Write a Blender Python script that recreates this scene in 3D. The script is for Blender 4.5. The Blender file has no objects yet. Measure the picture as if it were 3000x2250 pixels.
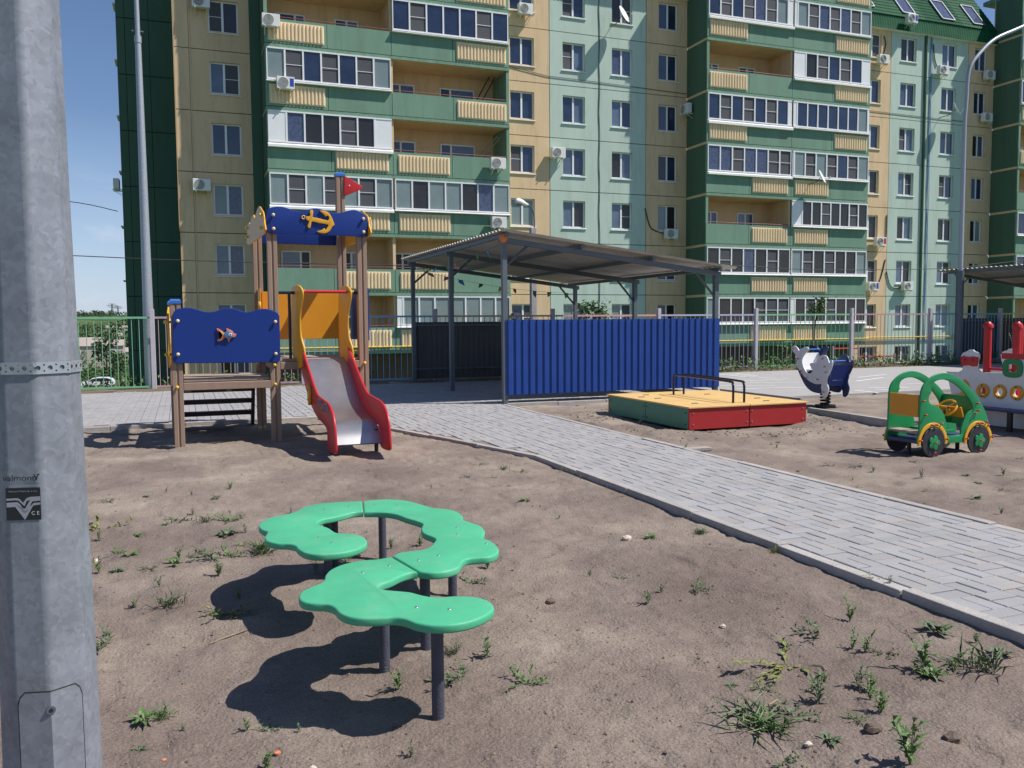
import bpy, bmesh, math, random
import numpy as np
from mathutils import Vector, Matrix
from mathutils.geometry import tessellate_polygon

sc = bpy.context.scene
COL = sc.collection
R = math.radians
random.seed(7)

# ------------------------------------------------------------------ camera
# world: X along the apartment facade (to the right), Y away from the camera, Z up, metres
FPX = 2512.2                                  # focal length in pixels of a 3000 px wide picture
YAW, PITCH, ROLL = R(20.945), R(-4.042), R(-0.4546)
HC = 1.45
FW = Vector((math.sin(YAW) * math.cos(PITCH), math.cos(YAW) * math.cos(PITCH), math.sin(PITCH)))
_r = Vector((math.cos(YAW), -math.sin(YAW), 0))
_u = _r.cross(FW)
RT = _r * math.cos(ROLL) + _u * math.sin(ROLL)
UP = _u * math.cos(ROLL) - _r * math.sin(ROLL)
cam_d = bpy.data.cameras.new('camera')
cam = bpy.data.objects.new('camera', cam_d)
COL.objects.link(cam)
cam_d.sensor_width = 36
cam_d.lens = 36 * FPX / 3000
cam_d.clip_start = 0.05
cam_d.clip_end = 6000
_m = Matrix.Identity(4)
for i in range(3):
    _m[i][0] = RT[i]; _m[i][1] = UP[i]; _m[i][2] = -FW[i]
_m[0][3], _m[1][3], _m[2][3] = 0, 0, HC
cam.matrix_world = _m
sc.camera = cam

# ------------------------------------------------------------------ light
S = Vector((0.65, -0.35, 1.0)).normalized()
SUN_EL = math.asin(S.z)   # towards the sun
sun_d = bpy.data.lights.new('sun', 'SUN')
sun_d.energy = 5.0
sun_d.angle = R(0.53)
sun_d.color = (1.0, 0.955, 0.89)
sun = bpy.data.objects.new('sun', sun_d)
COL.objects.link(sun)
sun.rotation_euler = (-S).to_track_quat('-Z', 'Y').to_euler()
sun.location = (20, -20, 40)
world = bpy.data.worlds.new('World')
sc.world = world
world.use_nodes = True
wn = world.node_tree.nodes; wl = world.node_tree.links
wn.clear()
wo = wn.new('ShaderNodeOutputWorld'); bg = wn.new('ShaderNodeBackground')
sky = wn.new('ShaderNodeTexSky'); sky.sky_type = 'NISHITA'; sky.sun_disc = False
sky.sun_elevation = SUN_EL
sky.sun_rotation = math.atan2(S.x, S.y)
sky.air_density = 1.0; sky.dust_density = 0.35; sky.ozone_density = 1.4
# small fair-weather clouds low over the horizon, on the whole sky round
tc = wn.new('ShaderNodeTexCoord'); mp = wn.new('ShaderNodeMapping'); mp.inputs['Scale'].default_value = (1, 1, 2.6)
nz = wn.new('ShaderNodeTexNoise'); nz.inputs['Scale'].default_value = 14; nz.inputs['Detail'].default_value = 6
rmp = wn.new('ShaderNodeValToRGB'); rmp.color_ramp.elements[0].position = 0.57; rmp.color_ramp.elements[1].position = 0.72
sep = wn.new('ShaderNodeSeparateXYZ')
low = wn.new('ShaderNodeMapRange'); low.inputs[1].default_value = 0.0; low.inputs[2].default_value = 0.17
low.inputs[3].default_value = 0.75; low.inputs[4].default_value = 0.0
mul = wn.new('ShaderNodeMath'); mul.operation = 'MULTIPLY'
mix = wn.new('ShaderNodeMixRGB'); mix.inputs[2].default_value = (9.5, 10, 11.5, 1)
wl.new(tc.outputs['Generated'], mp.inputs[0]); wl.new(mp.outputs[0], nz.inputs['Vector'])
wl.new(nz.outputs[0], rmp.inputs[0]); wl.new(tc.outputs['Generated'], sep.inputs[0])
wl.new(sep.outputs[2], low.inputs[0]); wl.new(low.outputs[0], mul.inputs[0]); wl.new(rmp.outputs[0], mul.inputs[1])
wl.new(mul.outputs[0], mix.inputs[0]); tint = wn.new('ShaderNodeMixRGB'); tint.blend_type = 'MULTIPLY'; tint.inputs[0].default_value = 1; tint.inputs[2].default_value = (1.0, 1.10, 1.30, 1)
hz = wn.new('ShaderNodeMapRange'); hz.inputs[1].default_value = 0.0; hz.inputs[2].default_value = 0.22; hz.inputs[3].default_value = 0.55; hz.inputs[4].default_value = 0.0
hzm = wn.new('ShaderNodeMixRGB'); hzm.inputs[2].default_value = (7.6, 9.2, 12.4, 1)
wl.new(sep.outputs[2], hz.inputs[0]); wl.new(hz.outputs[0], hzm.inputs[0])
wl.new(sky.outputs[0], tint.inputs[1]); wl.new(tint.outputs[0], hzm.inputs[1]); wl.new(hzm.outputs[0], mix.inputs[1]); wl.new(mix.outputs[0], bg.inputs[0])
bg.inputs[1].default_value = 0.07
wl.new(bg.outputs[0], wo.inputs[0])
sc.view_settings.view_transform = 'Standard'
sc.view_settings.look = 'None'
sc.view_settings.exposure = 0.22
sc.view_settings.gamma = 1.0
sc.view_settings.use_curve_mapping = False
sc.render.engine = 'CYCLES'
sc.cycles.use_denoising = True
sc.cycles.max_bounces = 6
sc.cycles.diffuse_bounces = 3
sc.cycles.glossy_bounces = 3
sc.cycles.transparent_max_bounces = 6

# ------------------------------------------------------------------ helpers
def ray(x, y): return FW + RT * ((x - 1500) / FPX) - UP * ((y - 1125) / FPX)
CP = Vector((0, 0, HC))
def gz(p, z=0.0): d = ray(*p); return CP + d * ((z - HC) / d.z)          # the point of height z on a sight line
def gy(p, Y): d = ray(*p); return CP + d * (Y / d.y)
def gx(p, X): d = ray(*p); return CP + d * (X / d.x)
def gn(p, n, c): d = ray(*p); n = Vector(n); return CP + d * ((c - n.dot(CP)) / n.dot(d))
def CR(ox, oy, w, rw=2212):
    s = w / rw
    return lambda x, y: (ox + x * s, oy + y * s)

def lin(c):
    c = c.lstrip('#')
    o = []
    for i in (0, 2, 4):
        v = int(c[i:i + 2], 16) / 255
        o.append(v / 12.92 if v <= 0.04045 else ((v + 0.055) / 1.055) ** 2.4)
    return tuple(o)

M = {}
def pm(name, col, rough=0.6, metal=0.0, var=0.12, scale=3.0, bump=0.0, bscale=60.0, spec=0.5, dirt=None, dirt_amt=0.0, coat=0.0, objrand=0.0, streak=False):
    """procedural paint / metal / plaster: base colour with uneven tone, worn patches and fine relief"""
    m = bpy.data.materials.new(name); m.use_nodes = True
    n = m.node_tree.nodes; l = m.node_tree.links
    b = n['Principled BSDF']
    if isinstance(col, str): col = lin(col)
    b.inputs['Roughness'].default_value = rough
    b.inputs['Metallic'].default_value = metal
    b.inputs['Specular IOR Level'].default_value = spec
    b.inputs['Coat Weight'].default_value = coat
    b.inputs['Coat Roughness'].default_value = 0.15
    geo = n.new('ShaderNodeNewGeometry')
    vec = geo.outputs['Position']
    if streak:
        mpp = n.new('ShaderNodeMapping'); mpp.inputs['Scale'].default_value = (1, 1, 0.18)
        l.new(vec, mpp.inputs[0]); vec = mpp.outputs[0]
    t = n.new('ShaderNodeTexNoise'); t.inputs['Scale'].default_value = scale; t.inputs['Detail'].default_value = 7
    t.inputs['Roughness'].default_value = 0.62
    l.new(vec, t.inputs['Vector'])
    mr = n.new('ShaderNodeMapRange'); mr.inputs[1].default_value = 0.25; mr.inputs[2].default_value = 0.75
    mr.inputs[3].default_value = 1 - var; mr.inputs[4].default_value = 1 + var
    l.new(t.outputs[0], mr.inputs[0])
    fac = mr.outputs[0]
    if objrand:
        oi = n.new('ShaderNodeObjectInfo')
        isl = n.new('ShaderNodeMath'); isl.operation = 'ADD'
        l.new(oi.outputs['Random'], isl.inputs[0]); l.new(geo.outputs['Random Per Island'], isl.inputs[1])
        fr = n.new('ShaderNodeMath'); fr.operation = 'FRACT'; l.new(isl.outputs[0], fr.inputs[0])
        mo = n.new('ShaderNodeMapRange'); mo.inputs[3].default_value = 1 - objrand; mo.inputs[4].default_value = 1 + objrand
        l.new(fr.outputs[0], mo.inputs[0])
        mm = n.new('ShaderNodeMath'); mm.operation = 'MULTIPLY'; l.new(fac, mm.inputs[0]); l.new(mo.outputs[0], mm.inputs[1]); fac = mm.outputs[0]
    vm = n.new('ShaderNodeVectorMath'); vm.operation = 'SCALE'; vm.inputs[0].default_value = col[:3]
    l.new(fac, vm.inputs['Scale'])
    out = vm.outputs[0]
    if dirt is not None:
        t2 = n.new('ShaderNodeTexNoise'); t2.inputs['Scale'].default_value = scale * 2.3; t2.inputs['Detail'].default_value = 8
        t2.inputs['Roughness'].default_value = 0.7
        l.new(vec, t2.inputs['Vector'])
        rp = n.new('ShaderNodeMapRange'); rp.inputs[1].default_value = 0.5; rp.inputs[2].default_value = 0.78
        rp.inputs[3].default_value = 0; rp.inputs[4].default_value = dirt_amt
        l.new(t2.outputs[0], rp.inputs[0])
        mx = n.new('ShaderNodeMixRGB'); mx.inputs[2].default_value = (*(lin(dirt) if isinstance(dirt, str) else dirt), 1)
        l.new(rp.outputs[0], mx.inputs[0]); l.new(out, mx.inputs[1]); out = mx.outputs[0]
    l.new(out, b.inputs['Base Color'])
    if bump:
        t3 = n.new('ShaderNodeTexNoise'); t3.inputs['Scale'].default_value = bscale; t3.inputs['Detail'].default_value = 4
        l.new(geo.outputs['Position'], t3.inputs['Vector'])
        bp = n.new('ShaderNodeBump'); bp.inputs['Strength'].default_value = bump; bp.inputs['Distance'].default_value = 0.01
        l.new(t3.outputs[0], bp.inputs['Height']); l.new(bp.outputs[0], b.inputs['Normal'])
    M[name] = m
    return m

class MB:
    def __init__(s): s.v = []; s.f = []; s.m = []; s.cur = 0
    def add(s, vs, fs):
        o = len(s.v)
        s.v += [tuple(v) for v in vs]
        s.f += [tuple(i + o for i in f) for f in fs]
        s.m += [s.cur] * len(fs)
        return s
    def mat(s, i): s.cur = i; return s
    def box(s, x0, x1, y0, y1, z0, z1):
        return s.add([(x0, y0, z0), (x1, y0, z0), (x1, y1, z0), (x0, y1, z0), (x0, y0, z1), (x1, y0, z1), (x1, y1, z1), (x0, y1, z1)],
                     [(3, 2, 1, 0), (4, 5, 6, 7), (0, 1, 5, 4), (1, 2, 6, 5), (2, 3, 7, 6), (3, 0, 4, 7)])
    def obox(s, c, sx, sy, sz, mtx):
        p = []
        for z in (-.5, .5):
            for a, b in ((-.5, -.5), (.5, -.5), (.5, .5), (-.5, .5)):
                p.append(Vector(c) + mtx @ Vector((a * sx, b * sy, z * sz)))
        return s.add(p, [(3, 2, 1, 0), (4, 5, 6, 7), (0, 1, 5, 4), (1, 2, 6, 5), (2, 3, 7, 6), (3, 0, 4, 7)])
    def prism(s, outer, d0, d1, axis='y', holes=(), f3=None):
        loops = [list(outer)] + [list(h) for h in holes]
        flat = [q for lp in loops for q in lp]
        if f3 is None:
            if axis == 'y': f3 = lambda a, b, d: (a, d, b)
            elif axis == 'x': f3 = lambda a, b, d: (d, a, b)
            else: f3 = lambda a, b, d: (a, b, d)
        n = len(flat)
        vs = [f3(a, b, d0) for a, b in flat] + [f3(a, b, d1) for a, b in flat]
        tri = tessellate_polygon([[Vector((a, b, 0)) for a, b in lp] for lp in loops]) if len(loops) > 1 else [tuple(range(n))]
        fs = [tuple(t) for t in tri] + [tuple(i + n for i in reversed(t)) for t in tri]
        o = 0
        for lp in loops:
            k = len(lp)
            for i in range(k):
                a, b = o + i, o + (i + 1) % k
                fs.append((a, b, b + n, a + n))
            o += k
        return s.add(vs, fs)
    def rprism(s, outer, d0, d1, axis='y', holes=(), r=.005, f3=None, seg=3):
        """board with rounded rims: rings of the outline stepped in towards both faces"""
        if f3 is None:
            if axis == 'y': f3 = lambda a, b, d: (a, d, b)
            elif axis == 'x': f3 = lambda a, b, d: (d, a, b)
            else: f3 = lambda a, b, d: (a, b, d)
        if d0 > d1: d0, d1 = d1, d0
        loops = []
        for k, lp in enumerate([outer] + list(holes)):
            q = []
            for p in lp:
                if not q or (p[0] - q[-1][0]) ** 2 + (p[1] - q[-1][1]) ** 2 > 1e-9: q.append((p[0], p[1]))
            if len(q) > 2 and (q[0][0] - q[-1][0]) ** 2 + (q[0][1] - q[-1][1]) ** 2 < 1e-9: q.pop()
            ar = sum(q[i][0] * q[(i + 1) % len(q)][1] - q[(i + 1) % len(q)][0] * q[i][1] for i in range(len(q)))
            if (ar < 0) != (k > 0): q.reverse()
            loops.append(q)
        def inset(q, t):
            n = len(q); o = []
            for i in range(n):
                a, b, c = q[i - 1], q[i], q[(i + 1) % n]
                e1 = (b[0] - a[0], b[1] - a[1]); e2 = (c[0] - b[0], c[1] - b[1])
                l1 = math.hypot(*e1) or 1e-9; l2 = math.hypot(*e2) or 1e-9
                n1 = (-e1[1] / l1, e1[0] / l1); n2 = (-e2[1] / l2, e2[0] / l2)
                k = 1 + n1[0] * n2[0] + n1[1] * n2[1]; k = max(k, .55)
                o.append((b[0] + (n1[0] + n2[0]) / k * t, b[1] + (n1[1] + n2[1]) / k * t))
            return o
        rings = [(r * (1 - math.sin(u)), d0 + r * (1 - math.cos(u))) for u in [math.pi / 2 * i / seg for i in range(seg + 1)]]
        rings += [(r * (1 - math.cos(u)), d1 - r * (1 - math.sin(u))) for u in [math.pi / 2 * i / seg for i in range(seg + 1)]]
        sizes = [len(q) for q in loops]; N = sum(sizes)
        vs = []
        for t, d in rings:
            for q in loops: vs += [f3(a, b, d) for a, b in inset(q, t)]
        fs = []
        for k in range(len(rings) - 1):
            o = 0
            for m_ in sizes:
                for i in range(m_):
                    a = k * N + o + i; b = k * N + o + (i + 1) % m_
                    fs.append((a, b, b + N, a + N))
                o += m_
        tri = tessellate_polygon([[Vector((a, b, 0)) for a, b in inset(q, r)] for q in loops]) if len(loops) > 1 else [tuple(range(N))]
        fs += [tuple(t) for t in tri] + [tuple(i + (len(rings) - 1) * N for i in reversed(t)) for t in tri]
        return s.add(vs, fs)
    def tube(s, pts, r, n=8, closed=False, cap=True):
        pts = [Vector(p) for p in pts]
        k = len(pts)
        rs = r if isinstance(r, (list, tuple)) else [r] * k
        d0 = (pts[1] - pts[0]).normalized()
        a = Vector((0, 0, 1)) if abs(d0.z) < 0.9 else Vector((1, 0, 0))
        u = d0.cross(a).normalized()
        vs, fs = [], []
        for i in range(k):
            if closed: d = (pts[(i + 1) % k] - pts[i - 1])
            else: d = pts[min(i + 1, k - 1)] - pts[max(i - 1, 0)]
            d.normalize()
            u = (u - d * u.dot(d)).normalized(); w = d.cross(u)
            for j in range(n):
                t = 2 * math.pi * j / n
                vs.append(pts[i] + (u * math.cos(t) + w * math.sin(t)) * rs[i])
        for i in range(k if closed else k - 1):
            for j in range(n):
                a0 = i * n + j; b0 = i * n + (j + 1) % n
                i2 = (i + 1) % k
                fs.append((a0, b0, i2 * n + (j + 1) % n, i2 * n + j))
        if cap and not closed:
            fs.append(tuple(range(n - 1, -1, -1))); fs.append(tuple((k - 1) * n + j for j in range(n)))
        return s.add(vs, fs)
    def ball(s, c, r, sx=1, sy=1, sz=1, nu=8, nv=5):
        vs = []; fs = []
        vs.append((c[0], c[1], c[2] - r * sz))
        for i in range(1, nv):
            t = -math.pi / 2 + math.pi * i / nv
            for j in range(nu):
                p = 2 * math.pi * j / nu
                vs.append((c[0] + r * sx * math.cos(t) * math.cos(p), c[1] + r * sy * math.cos(t) * math.sin(p), c[2] + r * sz * math.sin(t)))
        vs.append((c[0], c[1], c[2] + r * sz))
        for j in range(nu): fs.append((0, 1 + (j + 1) % nu, 1 + j))
        for i in range(nv - 2):
            for j in range(nu):
                a = 1 + i * nu + j; b = 1 + i * nu + (j + 1) % nu
                fs.append((a, b, b + nu, a + nu))
        L = len(vs) - 1; o = 1 + (nv - 2) * nu
        for j in range(nu): fs.append((o + j, o + (j + 1) % nu, L))
        return s.add(vs, fs)
    def mesh(s, name, mats, smooth=False, fix=True):
        me = bpy.data.meshes.new(name)
        me.from_pydata(s.v, [], s.f)
        for mt in (mats if isinstance(mats, (list, tuple)) else [mats]):
            me.materials.append(M[mt] if isinstance(mt, str) else mt)
        if any(s.m): me.polygons.foreach_set('material_index', s.m)
        if fix:
            bm = bmesh.new(); bm.from_mesh(me); bmesh.ops.recalc_face_normals(bm, faces=bm.faces[:]); bm.to_mesh(me); bm.free()
        if smooth:
            me.shade_smooth(); me.set_sharp_from_angle(angle=R(42))
        me.update()
        return me
    def build(s, name, mats, parent=None, smooth=False, bevel=0.0, fix=True, loc=None, seg=2):
        o = bpy.data.objects.new(name, s.mesh(name, mats, smooth, fix))
        COL.objects.link(o)
        if parent is not None: o.parent = parent
        if loc is not None: o.location = loc
        if bevel:
            b = o.modifiers.new('bevel', 'BEVEL'); b.width = bevel; b.segments = seg; b.limit_method = 'ANGLE'; b.angle_limit = R(35)
            b.harden_normals = False
        return o

def tag(o, label=None, cat=None, group=None, kind=None):
    if label: o['label'] = label
    if cat: o['category'] = cat
    if group: o['group'] = group
    if kind: o['kind'] = kind
    return o
def empty(name, loc=(0, 0, 0)):
    o = bpy.data.objects.new(name, None); COL.objects.link(o); o.location = loc; o.empty_display_size = 0.2
    return o
def thing(name, label, cat, group=None): return tag(empty(name), label, cat, group)
def struct(o): o['kind'] = 'structure'; return o
def inst(me, name, parent=None, loc=(0, 0, 0), rz=0.0, sc_=1.0):
    o = bpy.data.objects.new(name, me); COL.objects.link(o); o.parent = parent
    o.location = loc; o.rotation_euler[2] = rz
    o.scale = (sc_, sc_, sc_)
    return o
def copy_tree(o, parent=None, depth=0):
    c = o.copy(); COL.objects.link(c); c.parent = parent
    for ch in list(o.children): copy_tree(ch, c)
    return c
def smooth_loop(pts, n=4):
    """closed Catmull-Rom through the traced corner points"""
    out = []; k = len(pts)
    for i in range(k):
        p0, p1, p2, p3 = (Vector(pts[(i + j) % k]) for j in (-1, 0, 1, 2))
        for t in range(n):
            t = t / n
            out.append(tuple(0.5 * ((2 * p1) + (p2 - p0) * t + (2 * p0 - 5 * p1 + 4 * p2 - p3) * t * t + (3 * p1 - p0 - 3 * p2 + p3) * t ** 3)))
    return out
def smooth_path(pts, n=4):
    pts = [Vector(p) for p in pts]; out = []; k = len(pts)
    for i in range(k - 1):
        p0 = pts[max(i - 1, 0)]; p1 = pts[i]; p2 = pts[i + 1]; p3 = pts[min(i + 2, k - 1)]
        for t in range(n):
            t = t / n
            out.append(0.5 * ((2 * p1) + (p2 - p0) * t + (2 * p0 - 5 * p1 + 4 * p2 - p3) * t * t + (3 * p1 - p0 - 3 * p2 + p3) * t ** 3))
    out.append(pts[-1])
    return out
def circle(cx, cy, r, n=16, ry=None):
    ry = r if ry is None else ry
    return [(cx + r * math.cos(2 * math.pi * i / n), cy + ry * math.sin(2 * math.pi * i / n)) for i in range(n)]

# ------------------------------------------------------------------ materials
pm('beige_plaster', (.69, .50, .305), .9, var=.09, scale=1.3, bump=.35, bscale=45, streak=True, dirt='6b5a40', dirt_amt=.32)
pm('mint_plaster', (.47, .575, .50), .9, var=.07, scale=1.1, bump=.35, bscale=45, streak=True, dirt='6c7c70', dirt_amt=.32)
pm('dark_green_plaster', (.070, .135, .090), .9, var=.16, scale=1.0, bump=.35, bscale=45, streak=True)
pm('balcony_green', (.165, .285, .205), .85, var=.14, scale=1.2, bump=.3, bscale=50, streak=True, dirt='415f48', dirt_amt=.35)
pm('balcony_cream', (.82, .65, .42), .85, var=.10, scale=1.8, bump=.2, bscale=50, streak=True, dirt='8a6a3d', dirt_amt=.18)
pm('slab_green', (.175, .30, .215), .9, var=.22, scale=4.0, bump=.5, bscale=30, dirt='2b2f22', dirt_amt=.5)
pm('joint_dark', (.035, .035, .03), .95)
pm('basement_brown', (.10, .065, .045), .9, var=.2, scale=4, bump=.4, bscale=20)
pm('white_pvc', (.80, .80, .80), .35, var=.04, scale=2)
pm('sill_white', (.82, .81, .80), .45, var=.06, scale=3)
pm('glass_dark', (.020, .030, .066), .04, var=.5, scale=1.2, spec=.9)  # blue of the reflected sky is tinted into the base colour
pm('glass_sky', (.10, .135, .20), .08, var=.35, scale=1.4, spec=.8)  # pale-blue curtains, with lighter sky reflections put into the colour
pm('glass_brown', (.030, .024, .020), .05, var=.3, scale=2, spec=.6)  # brown reflection of the buildings opposite, painted into the base colour
pm('glass_net', (.085, .085, .095), .55, var=.1, scale=2, spec=.3)
pm('glass_pale', (.20, .25, .25), .12, var=.12, scale=1.5, spec=.6)
pm('glass_curtain', (.07, .085, .15), .10, var=.5, scale=6, spec=.7)
pm('glass_red', (.16, .025, .03), .2, var=.2, scale=3)
pm('rail_red', (.22, .06, .05), .6)
pm('roof_green', (.006, .080, .034), .7, var=.25, scale=2, spec=.15)
pm('ac_white', (.72, .71, .68), .5, var=.05, scale=3)
pm('ac_grille', (.22, .22, .22), .5, var=.1)
pm('ac_dark', (.03, .03, .03), .6)
pm('blue_sticker', (.03, .07, .42), .4)
pm('red_sticker', (.5, .03, .04), .4)
pm('cable_black', (.02, .02, .02), .7)
pm('gas_yellow', (.62, .42, .06), .5)
pm('galvanised', (.36, .385, .42), .42, metal=.35, var=.16, scale=22, spec=.5, dirt='7c8087', dirt_amt=.35)
pm('steel_grey', (.115, .135, .155), .5, metal=.2, var=.1, scale=6)
pm('concrete_grey', (.36, .33, .34), .9, var=.15, scale=8, bump=.4, bscale=60)
pm('sheet_blue', (.010, .052, .25), .45, var=.10, scale=2.5, coat=.1, spec=.4)
pm('sheet_back', (.085, .085, .085), .6, var=.12, scale=3)
pm('roof_zinc', (.50, .485, .455), .42, metal=.2, var=.16, scale=4)
pm('hdpe_blue', (.008, .033, .205), .45, var=.05, scale=4, spec=.35)
pm('hdpe_navy', (.022, .038, .12), .42, var=.08, scale=4)
pm('hdpe_yellow', (.72, .36, .022), .38, var=.05, scale=4)
pm('hdpe_orange', (.66, .27, .012), .4, var=.06, scale=4)
pm('hdpe_cream', (.60, .40, .215), .5, var=.05, scale=4)
pm('hdpe_green', (.012, .235, .075), .38, var=.06, scale=4)
pm('bench_green', (.075, .415, .225), .5, var=.10, scale=5, bump=.15, bscale=260, spec=.35, dirt='7fae92', dirt_amt=.55)
pm('hdpe_red', (.50, .018, .022), .38, var=.06, scale=4)
pm('hdpe_white', (.74, .73, .72), .45, var=.05, scale=4, dirt='9d9994', dirt_amt=.25)
pm('knob_cream', (.72, .58, .33), .4)
pm('knob_red', (.55, .05, .035), .35)
pm('knob_yellow', (.75, .48, .06), .4)
pm('cap_blue', (.035, .155, .50), .45)
pm('wood_tan', (.30, .205, .150), .72, var=.12, scale=7, bump=.25, bscale=120, streak=True)
pm('wood_dark', (.040, .028, .024), .7, var=.2, scale=8)
pm('deck_board', (.30, .235, .19), .75, var=.15, scale=9)
pm('post_bluegrey', (.055, .058, .085), .6, var=.25, scale=14, bump=.4, bscale=140, dirt='6a5a4c', dirt_amt=.35)
pm('rail_navy', (.012, .014, .030), .3, metal=.2, var=.1)
pm('stainless', (.47, .465, .47), .34, metal=.85, var=.12, scale=6, streak=True)
pm('tyre_dark', (.022, .024, .032), .55, var=.2, scale=10, dirt='6b5f55', dirt_amt=.35)
pm('sand_cover', (.66, .43, .16), .6, var=.10, scale=3, dirt='b48a52', dirt_amt=.4)
pm('box_red', (.36, .016, .017), .5, var=.08, scale=4)
pm('box_green', (.055, .21, .13), .5, var=.08, scale=4)
pm('spring_black', (.012, .012, .014), .4)
pm('kerb_concrete', (.36, .335, .315), .92, var=.18, scale=9, bump=.5, bscale=70, objrand=.10, dirt='8d7a68', dirt_amt=.3)
pm('paver_grey', (.305, .30, .305), .92, var=.12, scale=2.2, bump=.45, bscale=160, objrand=.075, dirt='b39d84', dirt_amt=.5)
pm('paver_bed', (.20, .165, .135), .95, var=.25, scale=12, bump=.5, bscale=90)
pm('plaza_grey', (.335, .325, .315), .92, var=.10, scale=3, bump=.4, bscale=120, dirt='b3a491', dirt_amt=.3)
pm('line_white', (.74, .73, .71), .8, var=.12, scale=9, dirt='8e8a83', dirt_amt=.6)
pm('leaf_green', (.095, .165, .045), .6, var=.35, scale=30, objrand=.22)
pm('leaf_dull', (.100, .135, .065), .65, var=.35, scale=30, objrand=.22)
pm('leaf_yellow', (.17, .19, .045), .65, var=.3, scale=30, objrand=.2)
pm('stem_dry', (.30, .235, .14), .8, var=.2, scale=30)
pm('tree_dark', (.040, .075, .026), .8, var=.4, scale=.4, objrand=.3)
pm('tree_mid', (.070, .120, .040), .8, var=.4, scale=.4, objrand=.3)
pm('bark', (.11, .085, .06), .9, var=.2, scale=10)
pm('stone_pale', (.52, .45, .38), .9, var=.2, scale=30)
pm('clod', (.17, .125, .095), .95, var=.3, scale=40, objrand=.3)
pm('house_wall', (.48, .42, .37), .9, var=.12, scale=.6)
pm('house_roof', (.36, .30, .27), .8, var=.15, scale=.4)
pm('car_white', (.74, .74, .76), .3, var=.02, coat=.4)
pm('car_glass', (.02, .022, .03), .08, spec=.7)
pm('black_print', (.018, .018, .022), .5, var=.05)
pm('grey_print', (.34, .34, .38), .45, var=.06, scale=20)
pm('white_print', (.72, .72, .74), .5)
for nm, c in dict(fence_green=(.19, .44, .25), fence_mauve=(.44, .29, .32), fence_blue=(.22, .42, .60), fence_orange=(.62, .44, .25), fence_pink=(.58, .32, .32),
                  fence_lilac=(.42, .39, .52), fence_yellow=(.62, .54, .33)).items():
    pm(nm, c, .5, var=.08, scale=6)
pm('fence_post', (.47, .43, .46), .55, var=.08, scale=6)

# ------------------------------------------------------------------ ground
def vnoise(x, y, seed=0):
    xi = np.floor(x).astype(np.int64); yi = np.floor(y).astype(np.int64)
    fx = x - xi; fy = y - yi
    fx = fx * fx * (3 - 2 * fx); fy = fy * fy * (3 - 2 * fy)
    def h(a, b):
        n = (a * 374761393 + b * 668265263 + seed * 144665) & 0x7fffffff
        n = ((n ^ (n >> 13)) * 1274126177) & 0x7fffffff
        return ((n ^ (n >> 16)) & 0xffff) / 65535.0
    return (h(xi, yi) * (1 - fx) + h(xi + 1, yi) * fx) * (1 - fy) + (h(xi, yi + 1) * (1 - fx) + h(xi + 1, yi + 1) * fx) * fy
def dirt_h(x, y):
    x = np.asarray(x, float); y = np.asarray(y, float)
    z = (vnoise(x * .9, y * .9, 1) - .5) * .030 + (vnoise(x * 2.7, y * 2.7, 2) - .5) * .024 + (vnoise(x * 7, y * 7, 3) - .5) * .017
    z += (np.maximum(vnoise(x * 21, y * 21, 4), .45) - .5) * .012 + (vnoise(x * 48, y * 48, 5) - .5) * .006
    # loose sand heaped against the sandbox, trodden hollow at the slide
    z -= .014 * np.clip((vnoise(x * 3.6 + 9, y * 3.6, 41) - .70) / .2, 0, 1) + .010 * np.clip((vnoise(x * 9, y * 9 + 5, 42) - .74) / .15, 0, 1)
    z -= .026 * np.exp(-(((x - .35) / .65) ** 2 + ((y - 3.1) / .8) ** 2))  # hollow added so that the bench's cast shadow falls lower
    d = np.hypot((x - 7.05) / 1.55, (y - 10.6) / 1.7)
    z += .07 * np.exp(-((d - 1.0) / .22) ** 2) * (vnoise(x * 5, y * 5, 9) * .9 + .35)
    z -= .03 * np.exp(-(((x - 1.83) / .5) ** 2 + ((y - 9.2) / .45) ** 2))
    for cx, cy, s, a in ((2.05, 2.95, .07, .035), (-.30, 2.35, .10, .03), (.28, 4.25, .12, -.035), (1.12, 3.05, .11, -.02), (1.05, 4.45, .2, -.03), (2.6, 3.1, .12, -.02)):
        z -= a * np.exp(-(((x - cx) / s) ** 2 + ((y - cy) / s) ** 2)) * (.6 + .8 * vnoise(x * 30, y * 30, 11))
    z -= .045 * np.exp(-(((x + .2) / 1.6) ** 4 + ((y - 11.7) / 1.5) ** 4))
    pav = ((x > 3.40) & (x < 5.3)) | (y > 13.35)
    return np.where(pav, np.minimum(z, .0), np.minimum(z, .055))

def grid_mesh(name, xs, ys, zf, mat):
    X, Y = np.meshgrid(xs, ys); Z = zf(X, Y)
    nx, ny = len(xs), len(ys)
    co = np.stack([X, Y, Z], -1).reshape(-1, 3).astype(np.float32)
    i = np.arange((ny - 1) * nx).reshape(ny - 1, nx)[:, :-1]
    q = np.stack([i, i + 1, i + nx + 1, i + nx], -1).reshape(-1, 4).astype(np.int32)
    me = bpy.data.meshes.new(name)
    me.vertices.add(len(co)); me.vertices.foreach_set('co', co.ravel())
    me.loops.add(q.size); me.loops.foreach_set('vertex_index', q.ravel())
    me.polygons.add(len(q)); me.polygons.foreach_set('loop_start', np.arange(0, q.size, 4, dtype=np.int32))
    me.polygons.foreach_set('loop_total', np.full(len(q), 4, np.int32))
    me.update(calc_edges=True)
    me.materials.append(mat)
    me.shade_smooth()
    o = bpy.data.objects.new(name, me); COL.objects.link(o)
    return o

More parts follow.
